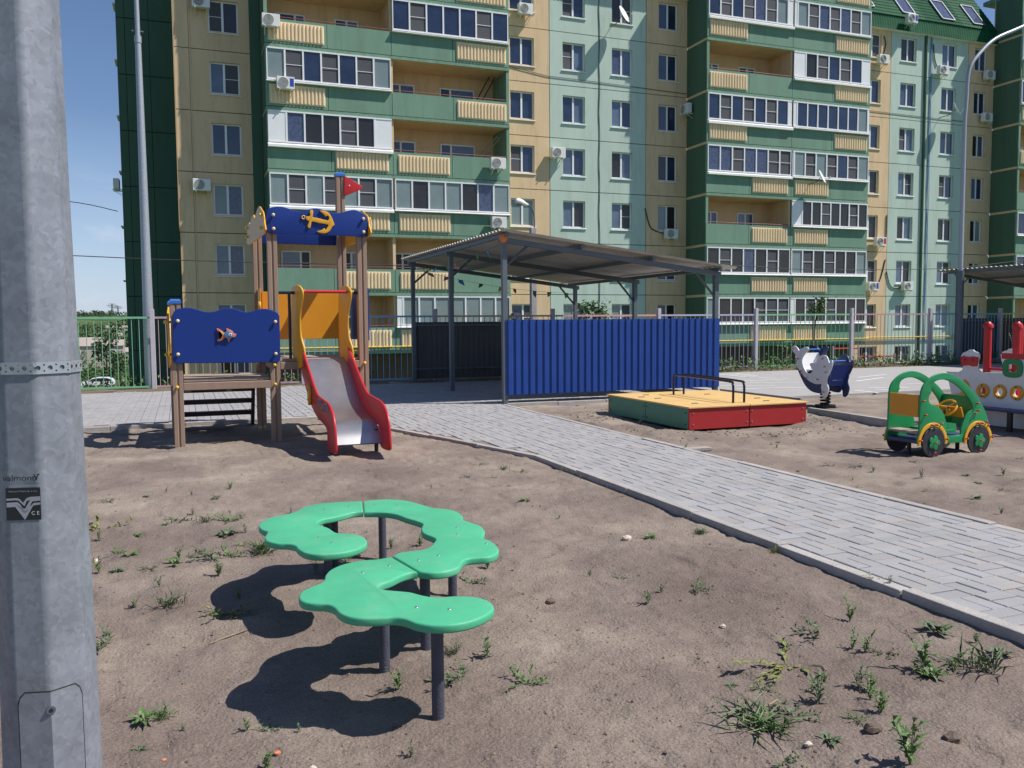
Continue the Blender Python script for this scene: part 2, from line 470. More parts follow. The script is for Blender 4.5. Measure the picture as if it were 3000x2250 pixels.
def ramp_mat(name, cols, scale, rough=.95, bump=.5, bscale=80, fine=.25, fine_scale=120, ygrad=None):
    m = bpy.data.materials.new(name); m.use_nodes = True
    n = m.node_tree.nodes; l = m.node_tree.links; b = n['Principled BSDF']
    b.inputs['Roughness'].default_value = rough; b.inputs['Specular IOR Level'].default_value = .2
    g = n.new('ShaderNodeNewGeometry')
    t = n.new('ShaderNodeTexNoise'); t.inputs['Scale'].default_value = scale; t.inputs['Detail'].default_value = 9; t.inputs['Roughness'].default_value = .62
    l.new(g.outputs['Position'], t.inputs['Vector'])
    fac = t.outputs[0]
    if ygrad:
        sp = n.new('ShaderNodeSeparateXYZ'); l.new(g.outputs['Position'], sp.inputs[0])
        mr = n.new('ShaderNodeMapRange'); mr.inputs[1].default_value = ygrad[0]; mr.inputs[2].default_value = ygrad[1]
        mr.inputs[3].default_value = ygrad[2]; mr.inputs[4].default_value = ygrad[3]
        l.new(sp.outputs[1], mr.inputs[0])
        ad = n.new('ShaderNodeMath'); ad.operation = 'ADD'; l.new(fac, ad.inputs[0]); l.new(mr.outputs[0], ad.inputs[1]); fac = ad.outputs[0]
    r = n.new('ShaderNodeValToRGB'); r.color_ramp.elements[0].position = cols[0][0]; r.color_ramp.elements[0].color = (*cols[0][1], 1)
    r.color_ramp.elements[1].position = cols[-1][0]; r.color_ramp.elements[1].color = (*cols[-1][1], 1)
    for p, c in cols[1:-1]:
        e = r.color_ramp.elements.new(p); e.color = (*c, 1)
    l.new(fac, r.inputs[0])
    t2 = n.new('ShaderNodeTexNoise'); t2.inputs['Scale'].default_value = fine_scale; t2.inputs['Detail'].default_value = 5; t2.inputs['Roughness'].default_value = .7
    l.new(g.outputs['Position'], t2.inputs['Vector'])
    m2 = n.new('ShaderNodeMapRange'); m2.inputs[1].default_value = .3; m2.inputs[2].default_value = .7
    m2.inputs[3].default_value = 1 - fine; m2.inputs[4].default_value = 1 + fine
    l.new(t2.outputs[0], m2.inputs[0])
    vm = n.new('ShaderNodeVectorMath'); vm.operation = 'SCALE'; l.new(r.outputs[0], vm.inputs[0]); l.new(m2.outputs[0], vm.inputs['Scale'])
    l.new(vm.outputs[0], b.inputs['Base Color'])
    t3 = n.new('ShaderNodeTexNoise'); t3.inputs['Scale'].default_value = bscale; t3.inputs['Detail'].default_value = 6
    l.new(g.outputs['Position'], t3.inputs['Vector'])
    bp = n.new('ShaderNodeBump'); bp.inputs['Strength'].default_value = bump; bp.inputs['Distance'].default_value = .012
    l.new(t3.outputs[0], bp.inputs['Height']); l.new(bp.outputs[0], b.inputs['Normal'])
    M[name] = m
    return m

BROWN, MIDB, TAN, PALE = (.142, .108, .091), (.190, .150, .127), (.245, .200, .165), (.34, .285, .23)
ramp_mat('bare_dirt', [(.30, BROWN), (.47, MIDB), (.60, TAN), (.78, PALE)], .9, bump=.9, bscale=70, fine=.36, fine_scale=120, ygrad=(2.0, 11.5, -.05, .10))
ramp_mat('far_grass', [(.30, (.030, .060, .018)), (.47, (.060, .105, .032)), (.62, (.10, .135, .050)), (.78, (.17, .14, .085))], .02, bump=.2, bscale=2, fine=.35, fine_scale=.6)
ramp_mat('verge_soil', [(.30, (.10, .075, .05)), (.5, (.17, .13, .09)), (.72, (.10, .12, .04))], 2.2, bump=.8, bscale=40, fine=.35, fine_scale=60)

PROF = [(-400, -.2), (19.9, -.12), (20.02, .03), (21.9, .03), (24, -.5), (30, -1.4), (45, -2.4), (60, -4.0), (130, -8.6), (250, -11.6), (400, -13.2), (700, -12.5), (1000, -1), (1600, 24), (2600, 30), (5500, 30)]
def terr(X, Y):
    z = np.interp(Y, [p[0] for p in PROF], [p[1] for p in PROF])
    far = np.clip((Y - 60) / 200, 0, 1)
    return z + far * (vnoise(X * .02, Y * .02, 21) - .5) * 3.0 + np.clip((Y - 600) / 600, 0, 1) * (vnoise(X * .004, Y * .004, 22) - .5) * 14
tx = np.unique(np.concatenate([np.linspace(-4500, -300, 22), np.linspace(-300, 300, 61), np.linspace(300, 4500, 22)]))
ty = np.unique(np.concatenate([[-400, -200, -60, -10, 0, 10, 19.9, 20.02, 21, 21.9, 23, 24, 27, 30, 37, 45, 52, 60], np.linspace(75, 400, 27), np.linspace(430, 1700, 44), [2000, 2600, 3500, 5500]]))
struct(grid_mesh('ground', tx, ty, terr, M['far_grass']))
vx = np.linspace(-7, 34, 165); vy = np.linspace(20.0, 24.5, 24)
struct(grid_mesh('verge', vx, vy, lambda X, Y: terr(X, Y) + .015 + (vnoise(X * 3, Y * 3, 31) - .5) * .04 * (Y > 20.1), M['verge_soil']))

ys = [.55]
while ys[-1] < 14.3: ys.append(ys[-1] + max(.012, .0042 * ys[-1] ** 1.0))
dx = np.concatenate([np.arange(-6, -1.6, .05), np.arange(-1.6, 4.2, .0155), np.arange(4.2, 9.3, .028), np.arange(9.3, 17, .06)])
struct(grid_mesh('dirt_ground', dx, np.array(ys), dirt_h, M['bare_dirt']))

# ---- paved path, paved yard and the floor under the canopies
PZ = .036
def path_left(y):
    return float(np.interp(y, [0, 8.35, 11.55, 13.42], [3.56, 3.56, 2.66, 2.02]))
def paved(x, y):
    if y < 13.44: return path_left(y) < x < 5.16
    if y < 14.06: return -6 < x < 5.16
    return -6 < x < 10.02 and y < 21.0
bed = MB()
bed.prism([(3.5, .3), (5.2, .3), (5.2, 14.0), (10.05, 14.0), (10.05, 21.05), (-6.1, 21.05), (-6.1, 13.42), (1.98, 13.42), (2.62, 11.55), (3.5, 8.35)], .0, PZ - .011, 'z')
path = struct(bed.build('path', 'paver_bed'))
def brick_mb(mb, cx, cy, lx, ly, z):
    x0, x1, y0, y1 = cx - lx / 2, cx + lx / 2, cy - ly / 2, cy + ly / 2; c = .004
    mb.add([(x0, y0, z - .045), (x1, y0, z - .045), (x1, y1, z - .045), (x0, y1, z - .045),
            (x0, y0, z - c), (x1, y0, z - c), (x1, y1, z - c), (x0, y1, z - c),
            (x0 + c, y0 + c, z), (x1 - c, y0 + c, z), (x1 - c, y1 - c, z), (x0 + c, y1 - c, z)],
           [(0, 1, 5, 4), (1, 2, 6, 5), (2, 3, 7, 6), (3, 0, 4, 7), (4, 5, 9, 8), (5, 6, 10, 9), (6, 7, 11, 10), (7, 4, 8, 11), (8, 9, 10, 11)])
rnd = random.Random(3)
bricks = []
nx0 = int((-6 - 3.56) / .2) - 1
for i in range(nx0, 34):
    for j in range(0, 104):
        x0 = 3.56 + i * .2; y0 = .4 + j * .2
        al = (i + j) % 2
        for h in (0, 1):
            cx, cy = (x0 + .05 + .1 * h, y0 + .1) if al else (x0 + .1, y0 + .05 + .1 * h)
            lx, ly = (.0935, .1935) if al else (.1935, .0935)
            if all(paved(cx + a * lx / 2, cy + b * ly / 2) for a in (-1, 1) for b in (-1, 1)):
                bricks.append((cx, cy, lx, ly, al))
def in_frame(x, y, z):
    d = Vector((x, y, z)) - CP; f = d.dot(FW)
    if f < .2: return False
    return 0 < 1500 + FPX * d.dot(RT) / f < 3000 and 0 < 1125 - FPX * d.dot(UP) / f < 2250
near = sorted([b for b in bricks if in_frame(b[0], b[1], PZ)], key=lambda b: math.hypot(b[0], b[1]))[:300]
nearset = set(near)
bm0 = MB(); brick_mb(bm0, 0, 0, .1935, .0935, 0); brick_me = bm0.mesh('brick', 'paver_grey', fix=False)
for (cx, cy, lx, ly, al) in near:
    b = inst(brick_me, 'brick', path, (cx, cy, PZ + rnd.uniform(-.0025, .0025)), math.pi / 2 if al else (0 if rnd.random() < .5 else math.pi))
rest = MB()
for b in bricks:
    if b not in nearset: brick_mb(rest, b[0], b[1], b[2], b[3], PZ + rnd.uniform(-.003, .003))
ro = rest.build('paving_bricks', 'paver_grey', path, fix=False); ro['kind'] = 'stuff'
# kerb stones
def kerb(p, q, w, z1, parent, z0=-.12, piece=1.0, name='kerb_stone'):
    p = Vector((*p, 0)); q = Vector((*q, 0)); d = q - p; L = d.length; d.normalize(); nrm = Vector((-d.y, d.x, 0))
    n = max(1, round(L / piece)); s = L / n
    for k in range(n):
        a = p + d * (k * s + .004); b = p + d * ((k + 1) * s - .004)
        off = rnd.uniform(-.005, .005); dz = rnd.uniform(-.006, .006)
        mb = MB()
        pts = [a + nrm * off, b + nrm * off, b + nrm * (w + off), a + nrm * (w + off)]
        mb.add([(t.x, t.y, z0) for t in pts] + [(t.x, t.y, z1 + dz) for t in pts], [(3, 2, 1, 0), (4, 5, 6, 7), (0, 1, 5, 4), (1, 2, 6, 5), (2, 3, 7, 6), (3, 0, 4, 7)])
        mb.build(name, 'kerb_concrete', parent, bevel=.008, seg=2)
kerb((3.545, .4), (3.545, 8.36), .082, PZ + .010, path)
kerb((3.54, 8.37), (2.64, 11.56), .08, PZ + .008, path)
kerb((2.64, 11.57), (1.99, 13.42), .08, PZ + .006, path)
kerb((1.98, 13.36), (-6, 13.36), -.08, PZ + .004, path)
kerb((5.25, .4), (5.25, 14.0), .08, PZ + .005, path)
kerb((5.26, 14.04), (10.06, 14.04), -.08, PZ + .02, path)
kerb((10.15, 12.2), (10.15, 14.6), .08, .10, path, z0=-.1)
kerb((9.10, 10.85), (8.96, 8.85), .08, .10, path, z0=-.1)

plz = MB(); plz.box(10.16, 40, 13.06, 20.05, -.02, .045)
plaza = struct(plz.build('plaza', 'plaza_grey'))
r2c = CR(2100, 850, 600)
LN = [((20, 908), (330, 940)), ((100, 905), (420, 934)), ((200, 902), (440, 926)), ((0, 1003), (905, 997)), ((205, 1072), (520, 1060)), ((520, 1060), (1120, 1048)), ((0, 962), (300, 970)),
      ((330, 938), (640, 952)), ((600, 905), (830, 912)), ((1512, 945), (1832, 912)), ((1500, 985), (1800, 945)), ((1620, 1060), (1990, 1045)), ((1480, 1082), (1740, 1110)), ((1700, 1070), (2000, 1090)),
      ((1850, 1040), (2080, 1060)), ((0, 1035), (620, 1030)), ((250, 985), (760, 960)), ((2050, 1010), (2200, 1012))]
lw = MB()
for a, b in LN:
    p = gz(r2c(*a), .045); q = gz(r2c(*b), .045)
    d = (q - p); d.z = 0; L = d.length
    if L < .1: continue
    d.normalize(); nn = Vector((-d.y, d.x, 0)) * .04
    lw.add([(*(p - nn).xy, .0495), (*(q - nn).xy, .0495), (*(q + nn).xy, .0495), (*(p + nn).xy, .0495)], [(0, 1, 2, 3)])
lo = lw.build('painted_lines', 'line_white', plaza, fix=False); lo['kind'] = 'stuff'

# ------------------------------------------------------------------ apartment building
YW, YB = 43.0, 41.0
FL = [.2 + 2.8 * k for k in range(-1, 9)]            # FL[0] = -2.6, FL[1] = .2, FL[2] = 3.0 ...
def fz(k): return .2 + 2.8 * k                       # k = 0 is the lowest storey in view
bld = thing('apartment_building', 'tall panel apartment block in beige, mint and green with loggias', 'building')
brnd = random.Random(11)
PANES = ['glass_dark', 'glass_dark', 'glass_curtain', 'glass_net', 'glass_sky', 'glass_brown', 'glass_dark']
def window(x0, x1, z0, z1, y, k, parent=bld, sill=True, split=.5, mats=None):
    """recessed two-light plastic window: frame, panes and sill"""
    t = .065
    f = MB()
    f.box(x0, x1, y, y + .07, z0, z0 + t); f.box(x0, x1, y, y + .07, z1 - t, z1)
    f.box(x0, x0 + t, y, y + .07, z0 + t, z1 - t); f.box(x1 - t, x1, y, y + .07, z0 + t, z1 - t)
    xm = x0 + (x1 - x0) * split
    f.box(xm - t * .75, xm + t * .75, y - .01, y + .07, z0 + t, z1 - t)
    w = f.build('window', 'white_pvc', parent, fix=False)
    for n, (a, b) in enumerate(((x0 + t, xm - t * .75), (xm + t * .75, x1 - t))):
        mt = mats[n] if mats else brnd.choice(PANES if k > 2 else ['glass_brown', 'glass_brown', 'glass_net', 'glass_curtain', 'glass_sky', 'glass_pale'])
        p = MB(); yy = y + .03 + brnd.uniform(0, .004)
        tl = brnd.uniform(-.004, .004); tl2 = brnd.uniform(-.004, .004)
        p.add([(a, yy, z0 + t), (b, yy + tl, z0 + t), (b, yy + tl + tl2, z1 - t), (a, yy + tl2, z1 - t)], [(0, 1, 2, 3)])
        po = p.build('pane', mt, w, fix=False)
        if mt == 'glass_net':
            q = MB(); zm = (z0 + z1) / 2; q.box(a, b, y + .018, y + .024, zm - .012, zm + .012); q.build('net_bar', 'white_pvc', w, fix=False)
    if sill:
        s = MB(); s.prism([(y - .19, z0 - .085), (y - .19, z0 - .06), (y + .02, z0 - .004), (y + .02, z0 - .06)], x0 - .07, x1 + .07, 'x')
        s.build('sill', 'sill_white', w)
    return w
def wall_panel(x0, x1, z0, z1, mat, hole=None, y=YW, th=.3, g=.018):
    x0 += g; x1 -= g; z0 += g; z1 -= g
    p = MB()
    if hole:
        a, b, c, d = hole
        p.prism([(x0, z0), (x1, z0), (x1, z1), (x0, z1)], y, y + th, 'y', holes=[[(a, c), (b, c), (b, d), (a, d)]])
    else: p.box(x0, x1, y, y + th, z0, z1)
    return p.build('wall_panel', mat, bld)
for x0, x1 in ((.06, 3.9), (15.6, 27.3), (38.6, 51.1)):
    core = MB(); core.box(x0, x1, YW + .22, YW + .28, -3, 19.5); core.build('joint_filler', 'joint_dark', bld, fix=False)
# the filler must not show in the window openings: windows sit in front of it, panes are closed
cols = [(.03, .7, 'beige_plaster', None), (.7, 3.86, 'beige_plaster', (1.56, 2.89)), (15.67, 18.74, 'beige_plaster', (16.48, 17.85)),
        (18.74, 21.68, 'mint_plaster', (19.51, 20.84)), (21.68, 24.62, 'mint_plaster', (22.48, 23.75)), (24.62, 27.28, 'beige_plaster', (25.42, 26.65)),
        (38.65, 42.17, 'beige_plaster', (40.05, 41.38)), (42.17, 44.90, 'mint_plaster', (42.97, 44.24)), (45.05, 48.67, 'mint_plaster', (46.42, 47.66)),
        (48.67, 51.0, 'beige_plaster', (49.26, 50.34))]
for ci, (x0, x1, mt, w) in enumerate(cols):
    for k in range(0, 7):
        z0 = fz(k); z1 = fz(k + 1) if k < 6 else 19.62
        if ci in (2, 3, 4, 5) and k > 5: pass
        hole = (w[0], w[1], z0 + .85, z0 + 2.29) if w else None
        wall_panel(x0, x1, z0, z1, mt, hole)
        if w:
            sp = .5 if ci not in (1,) else .48
            window(w[0], w[1], z0 + .85, z0 + 2.29, YW + .13, k, split=sp)
    # socle
    wall_panel(x0, x1, -2.6, .2, mt if mt != 'beige_plaster' else 'beige_plaster', (w[0] + .05, w[1] + .1, -1.3, -.2) if w else None, g=.012)
    if w: window(w[0] + .05, w[1] + .1, -1.3, -.2, YW + .14, 0, sill=False, mats=['glass_brown', 'glass_curtain'])
# corner return, dark green strips next to the bays, set-back wing at the left end
p = MB(); p.box(.048, .30, YW + .31, 48.5, -2.6, 22); p.build('side_wall', 'dark_green_plaster', bld)
p = MB(); p.box(3.37, 3.84, YW - .012, YW - .002, -2.6, 19.6); p.build('painted_strip', 'dark_green_plaster', bld)
for k in range(-1, 8):
    for a, b in ((-2.66, -2.25), (-2.25, -1.13), (-1.13, .02)):
        q = MB(); q.box(a + .012, b - .012, 48.5, 48.8, fz(k) + .02, fz(k + 1) - .02); q.build('wall_panel', 'dark_green_plaster', bld)
q = MB(); q.box(-2.60, -.02, 48.56, 49.5, -8, 22); q.build('joint_filler', 'joint_dark', bld, fix=False)
for k in range(0, 7):       # sills and a window reveal of the end wall round the corner
    q = MB(); q.box(-2.80, -2.66, 49.0, 50.2, fz(k) + .8, fz(k) + .85); q.build('sill', 'sill_white', bld)
q = MB(); q.box(-2.66, -2.61, 48.8, 60, -8, 22); q.build('side_wall', 'dark_green_plaster', bld)
q = MB(); q.box(-2.6, 51, 49.6, 60, -8, 22.2); q.build('rear_block', 'beige_plaster', bld)

# bays of loggias
def ribbed(x0, x1, z0, z1, y):
    m = MB(); m.box(x0, x1, y - .012, y - .002, z0, z1)
    n = round((x1 - x0) / .172); s = (x1 - x0) / n
    for i in range(n):
        a = x0 + i * s + s * .12; b = a + s * .70
        m.prism([(a, y - .012), (a + .028, y - .068), (b - .028, y - .068), (b, y - .012)], z0 + .05, z1 - .05, 'z')
    return m.build('ribbed_panel', 'balcony_cream', bld)
def glazing(x0, x1, z0, z1, y, npane, k, kinds=None, wl_=0.0, wr_=0.0, deep=.0):
    """white framed loggia glazing; wl_ / wr_ = width of closed white panels at its ends"""
    t = .07
    f = MB()
    f.box(x0, x1, y - .05, y + .05, z0, z0 + t); f.box(x0, x1, y - .05, y + .05, z1 - t, z1)
    xs = [x0 + wl_ + (x1 - x0 - wl_ - wr_) * i / npane for i in range(npane + 1)]
    for i, x in enumerate(xs):
        w = t * (.55 if 0 < i < npane else .62)
        f.box(max(x0, x - w), min(x1, x + w), y - .045, y + .045, z0 + t, z1 - t)
    if wl_: f.box(x0, x0 + wl_ - .02, y - .03, y + .03, z0 + t, z1 - t)
    if wr_: f.box(x1 - wr_ + .02, x1, y - .03, y + .03, z0 + t, z1 - t)
    g = f.build('loggia_glazing', 'white_pvc', bld, fix=False)
    s = MB(); s.prism([(y - .16, z0 - .10 - deep), (y - .16, z0 - .07 - deep * .3), (y + .02, z0 - .004), (y + .02, z0 - .10 - deep)], x0 - .03, x1 + .03, 'x')
    s.build('sill', 'sill_white', g)
    for i in range(npane):
        mt = kinds[i % len(kinds)] if kinds else brnd.choice(PANES)
        a, b = xs[i] + t * .5, xs[i + 1] - t * .5
        q = MB(); yy = y + brnd.uniform(-.01, .01); tl = brnd.uniform(-.006, .006); t2 = brnd.uniform(-.006, .006)
        q.add([(a, yy, z0 + t), (b, yy + tl, z0 + t), (b, yy + tl + t2, z1 - t), (a, yy + t2, z1 - t)], [(0, 1, 2, 3)])
        q.build('pane', mt, g, fix=False)
        if mt == 'glass_net':
            q = MB(); zm = (z0 + z1) / 2; q.box(a, b, y - .034, y - .024, zm - .012, zm + .012); q.build('net_bar', 'white_pvc', g, fix=False)
D_, N_, P_, B_, C_ = 'glass_dark', 'glass_net', 'glass_pale', 'glass_brown', 'glass_curtain'
def bay(xl, xc, xr, spec, k0=0, k1=8):
    top = fz(k1)
    for k in range(k0, k1):
        z = fz(k)
        s = MB(); s.box(xl + .02, xr - .02, YB + .03, YW + .0, z - .16, z - .012); s.build('loggia_slab', 'beige_plaster', bld)
        s = MB(); s.box(xl, xr, YB - .015, YB + .028, z - .16, z - .02); s.build('slab_edge', 'slab_green', bld)
        for side, (a, b) in enumerate(((xl, xc), (xc, xr))):
            kind, rib, *ex = spec.get((k, side), ('glass', 'in', [D_, N_, D_, N_, C_, N_, P_]))
            L = b - a
            outer_left = (side == 0)
            w3 = .49 * L
            if rib == 'out': r0, r1 = (a + .16, a + .16 + .432 * L) if outer_left else (b - .16 - .432 * L, b - .16)
            else: r0, r1 = (b - .22 - .432 * L, b - .22) if outer_left else (a + .24, a + .24 + .432 * L)
            jx = (r1 + .13) if (r0 - a) < (b - r1) else (r0 - .19)
            for c, d in ((a, jx), (jx, b)):
                q = MB(); q.box(c + .012, d - .012, YB, YB + .09, z + .012, z + 1.10); q.build('parapet_panel', 'balcony_green', bld)
            ribbed(r0, r1, z + .13, z + .98, YB)
            # back wall of the loggia
            q = MB(); q.box(a + .02, b - .02, YW - .001 + .0, YW + .1, z, z + 2.64); q.build('loggia_wall', 'beige_plaster', bld, fix=False)
            if kind == 'open':
                wa, wb = (a + L * .12, a + L * .36), (a + L * .60, a + L * .80)
                if side: wa, wb = (a + L * .05, a + L * .27), (a + L * .49, a + L * .80)
                window(wa[0], wa[1], z + .9, z + 2.05, YW - .06, k, sill=False, split=.66 if not side else .42)
                window(wb[0], wb[1], z + .9, z + 2.05, YW - .06, k, sill=False, split=.5 if not side else .3)
                q = MB(); q.tube([(a + .1, YB + .05, z + 1.20), (b - .1, YB + .05, z + 1.20)], .018, 6); q.build('handrail', 'rail_red', bld)
            else:
                kinds = ex[0] if ex else [D_, N_, D_, N_, D_, N_, P_]
                wl_ = ex[1] if len(ex) > 1 else 0; wr_ = ex[2] if len(ex) > 2 else 0
                glazing(a + .06, b - .06, z + 1.18, z + 2.62, YB - .02, len(kinds), k, kinds, wl_, wr_, ex[3] if len(ex) > 3 else 0)
        q = MB(); q.box(xc - .07, xc + .07, YB + .1, YW, z, z + 2.64); q.build('partition', 'beige_plaster', bld)
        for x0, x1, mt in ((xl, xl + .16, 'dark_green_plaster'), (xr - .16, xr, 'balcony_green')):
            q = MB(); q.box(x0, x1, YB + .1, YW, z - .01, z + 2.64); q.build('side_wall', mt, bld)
            q = MB(); q.box(x0 + .004, x1 - .004, YB + .02, YB + .098, z + 1.11, z + 2.64); q.build('corner_post', 'balcony_green', bld)
    q = MB(); q.box(xl, xr, YB - .03, YW + 1, top - .16, top + .1); q.build('loggia_slab', 'slab_green', bld)
    q = MB(); q.box(xl + .3, xr - .3, YB + .6, YW, -3.0, .03); q.build('basement_wall', 'basement_brown', bld)
bay(3.86, 9.69, 15.67, {
    (6, 0): ('open', 'out'), (6, 1): ('open', 'out'),
    (5, 0): ('open', 'out'), (5, 1): ('glass', 'out', [D_, N_, D_, D_, D_, N_, D_]),
    (4, 0): ('glass', 'out', [P_, N_, D_, N_, D_, N_, P_]), (4, 1): ('open', 'out'),
    (3, 0): ('glass', 'in', [C_, B_, B_, N_, B_], .82, .82, .12), (3, 1): ('open', 'in'),
    (2, 0): ('glass', 'in', [P_, N_, P_, N_, P_, N_, P_], 0, 0, .1), (2, 1): ('glass', 'in', [P_, B_, P_, P_, B_, C_, P_], 0, 0, 0),
    (1, 0): ('open', 'in'), (1, 1): ('open', 'in'),
    (0, 0): ('open', 'in'), (0, 1): ('glass', 'in', [P_, P_, P_, P_, P_, P_, P_], .3, 0, 0)})
bay(27.28, 33.01, 38.65, {
    (7, 0): ('glass', 'out'), (7, 1): ('glass', 'out'),
    (6, 0): ('glass', 'out', [D_, N_, D_, N_, C_, N_, P_], 0, .35, .12), (6, 1): ('glass', 'out', [P_, N_, C_, N_, C_, N_, P_], .2, 0, 0),
    (5, 0): ('open', 'out'), (5, 1): ('glass', 'out', [B_, N_, D_, N_, D_], .82, .62, .1),
    (4, 0): ('glass', 'out', [D_, N_, D_, N_, D_, N_, D_], 0, .25, .14), (4, 1): ('glass', 'out', [D_, D_, D_, D_, D_, D_, P_], .25, .12, 0),
    (3, 0): ('glass', 'in', [C_, C_, N_, C_, C_, N_, N_], 0, 0, .1), (3, 1): ('glass', 'in', [P_, N_, P_, N_, D_, N_, P_], .1, 0, 0),
    (2, 0): ('open', 'in'), (2, 1): ('glass', 'in', [B_, B_, N_, B_, B_, N_, B_], .72, 0, 0),
    (1, 0): ('glass', 'in', [B_, N_, B_, C_, B_, N_, B_]), (1, 1): ('glass', 'in', [P_, N_, B_, N_, B_, B_, P_]),
    (0, 0): ('glass', 'in', [P_, B_, B_, B_, N_, N_, N_]), (0, 1): ('glass', 'in', [B_, N_, B_, N_, B_, B_, B_], .3, 0, 0)})
bay(51.0, 56.8, 62.6, {(7, 0): ('open', 'out'), (6, 0): ('glass', 'out'), (5, 0): ('glass', 'out'), (4, 0): ('open', 'out'), (3, 0): ('open', 'in'), (2, 0): ('glass', 'in'), (1, 0): ('glass', 'in'), (0, 0): ('open', 'in')})

# mansard roofs of profiled metal tile between the bays
def mansard(x0, x1, lights):
    nxs = int((x1 - x0) / .05)
    xs = np.linspace(x0, x1, nxs)
    rows = [(YW - .34, 19.56, 0), (YW - .26, 19.9, 0), (YW - .17, 20.5, 0)]
    n = 14
    for i in range(n):
        a = i / n; y = YW - .22 + 2.6 * a; z = 20.44 + 3.6 * a
        rows.append((y - .02, z + .015, 0)); rows.append((YW - .22 + 2.6 * (a + .97 / n), 20.44 + 3.6 * (a + .97 / n), 0))
    vs = []
    for (y, z, _) in rows:
        w = .022 * np.cos(2 * np.pi * (xs - x0) / .2)
        for x, d in zip(xs, w): vs.append((x, y - d * .8, z + d * .5))
    m = MB(); nr = len(rows)
    m.add(vs, [(r * nxs + i, r * nxs + i + 1, (r + 1) * nxs + i + 1, (r + 1) * nxs + i) for r in range(nr - 1) for i in range(nxs - 1)])
    ro = m.build('roof', 'roof_green', bld, smooth=True, fix=False)
    q = MB(); q.box(x0, x1, YW - .3, YW + .3, 19.56, 19.60); q.build('soffit', 'sill_white', ro)
    sl = Matrix.Rotation(math.atan2(3.6, 2.6), 3, 'X')
    for (a, b, z0, z1) in lights:
        zc = (z0 + z1) / 2; yc = YW - .22 + (zc - 20.44) * 2.6 / 3.6
        L = (z1 - z0) / math.sin(math.atan2(3.6, 2.6))
        q = MB(); nv = sl @ Vector((0, 0, 1))
        c = Vector(((a + b) / 2, yc, zc)) + nv * .05
        for sx, sy, ox, oy in ((b - a, .09, 0, L / 2), (b - a, .09, 0, -L / 2), (.09, L, (b - a) / 2, 0), (.09, L, -(b - a) / 2, 0)):
            q.obox(c + sl @ Vector((ox, oy, 0)), sx, sy, .12, sl)
        so = q.build('skylight', 'steel_grey', ro)
        q = MB(); q.obox(c, b - a - .08, L - .08, .03, sl); q.build('pane', 'glass_curtain', so)
mansard(38.66, 50.99, [(39.6, 40.75, 20.85, 22.4), (43.0, 44.0, 20.75, 22.3), (46.3, 47.35, 20.75, 22.3), (49.0, 50.0, 20.75, 22.3)])
mansard(15.68, 27.27, [(19.5, 20.6, 20.8, 22.3)])
mansard(.05, 3.85, [])
# pipes and cables on the facade
q = MB(); q.tube([(44.98, YW - .07, -2), (44.98, YW - .07, 19.55)], .075, 8); q.build('downpipe', 'dark_green_plaster', bld, smooth=True)
pm('cable_blue', (.10, .22, .42), .5)
q = MB()
for dx_ in (0, .05, .13): q.tube([(45.38 + dx_ + .02 * math.sin(z * 1.7 + dx_ * 30), YW - .04, z) for z in np.linspace(-1, 19.5, 30)], .016, 5)
q.build('facade_cable', 'cable_blue', bld)
q = MB(); q.tube([(21.70 + .025 * math.sin(z * 2.3), YW - .03, z) for z in np.linspace(0, 19.4, 40)], .018, 5); q.build('facade_cable', 'cable_black', bld)
q = MB(); q.tube([(.72, YW - .03, -2), (.72, YW - .03, 19.5)], .03, 6); q.build('facade_pipe', 'beige_plaster', bld)
for pts in ([(15.7, 14.95), (18.6, 14.55), (21.6, 14.5), (24.6, 14.42), (27.2, 14.35)], [(38.8, 14.50), (42.0, 14.46), (45.5, 14.42), (48.6, 14.4)]):
    q = MB(); q.tube([(x, YW - .03, z + .05) for x, z in pts], .016, 5); q.build('facade_cable', 'cable_black', bld)
gp = MB(); gp.tube([(3.6, YB - .12, .37), (15.9, YB - .12, .37)], .045, 8); gp.tube([(27, YB - .12, .37), (38.9, YB - .12, .37)], .045, 8)
gp.tube([(38.9, YB - .12, .37), (38.95, YW - .12, .37)], .045, 8); gp.tube([(38.95, YW - .12, .37), (48.2, YW - .12, .37)], .045, 8)
gp.build('gas_pipe', 'gas_yellow', bld, smooth=True)
# ladders and struts standing in open loggias
def bars(pts, r, mt, name):
    q = MB()
    for a, b in pts: q.tube([a, b], r, 5)
    return q.build(name, mt, bld)
bars([((14.2, YW - .5, fz(4) + 1.0), (14.9, YW - 1.2, fz(4) + 2.5)), ((14.5, YW - .5, fz(4) + 1.0), (15.2, YW - 1.2, fz(4) + 2.5))] , .03, 'cable_black', 'drying_rack')
bars([((14.0, YW - 1.2, fz(3) + 1.0), (15.2, YW - 1.5, fz(3) + 2.3)), ((14.3, YW - 1.2, fz(3) + 1.0), (15.4, YW - 1.5, fz(3) + 2.3))], .03, 'stem_dry', 'drying_rack')

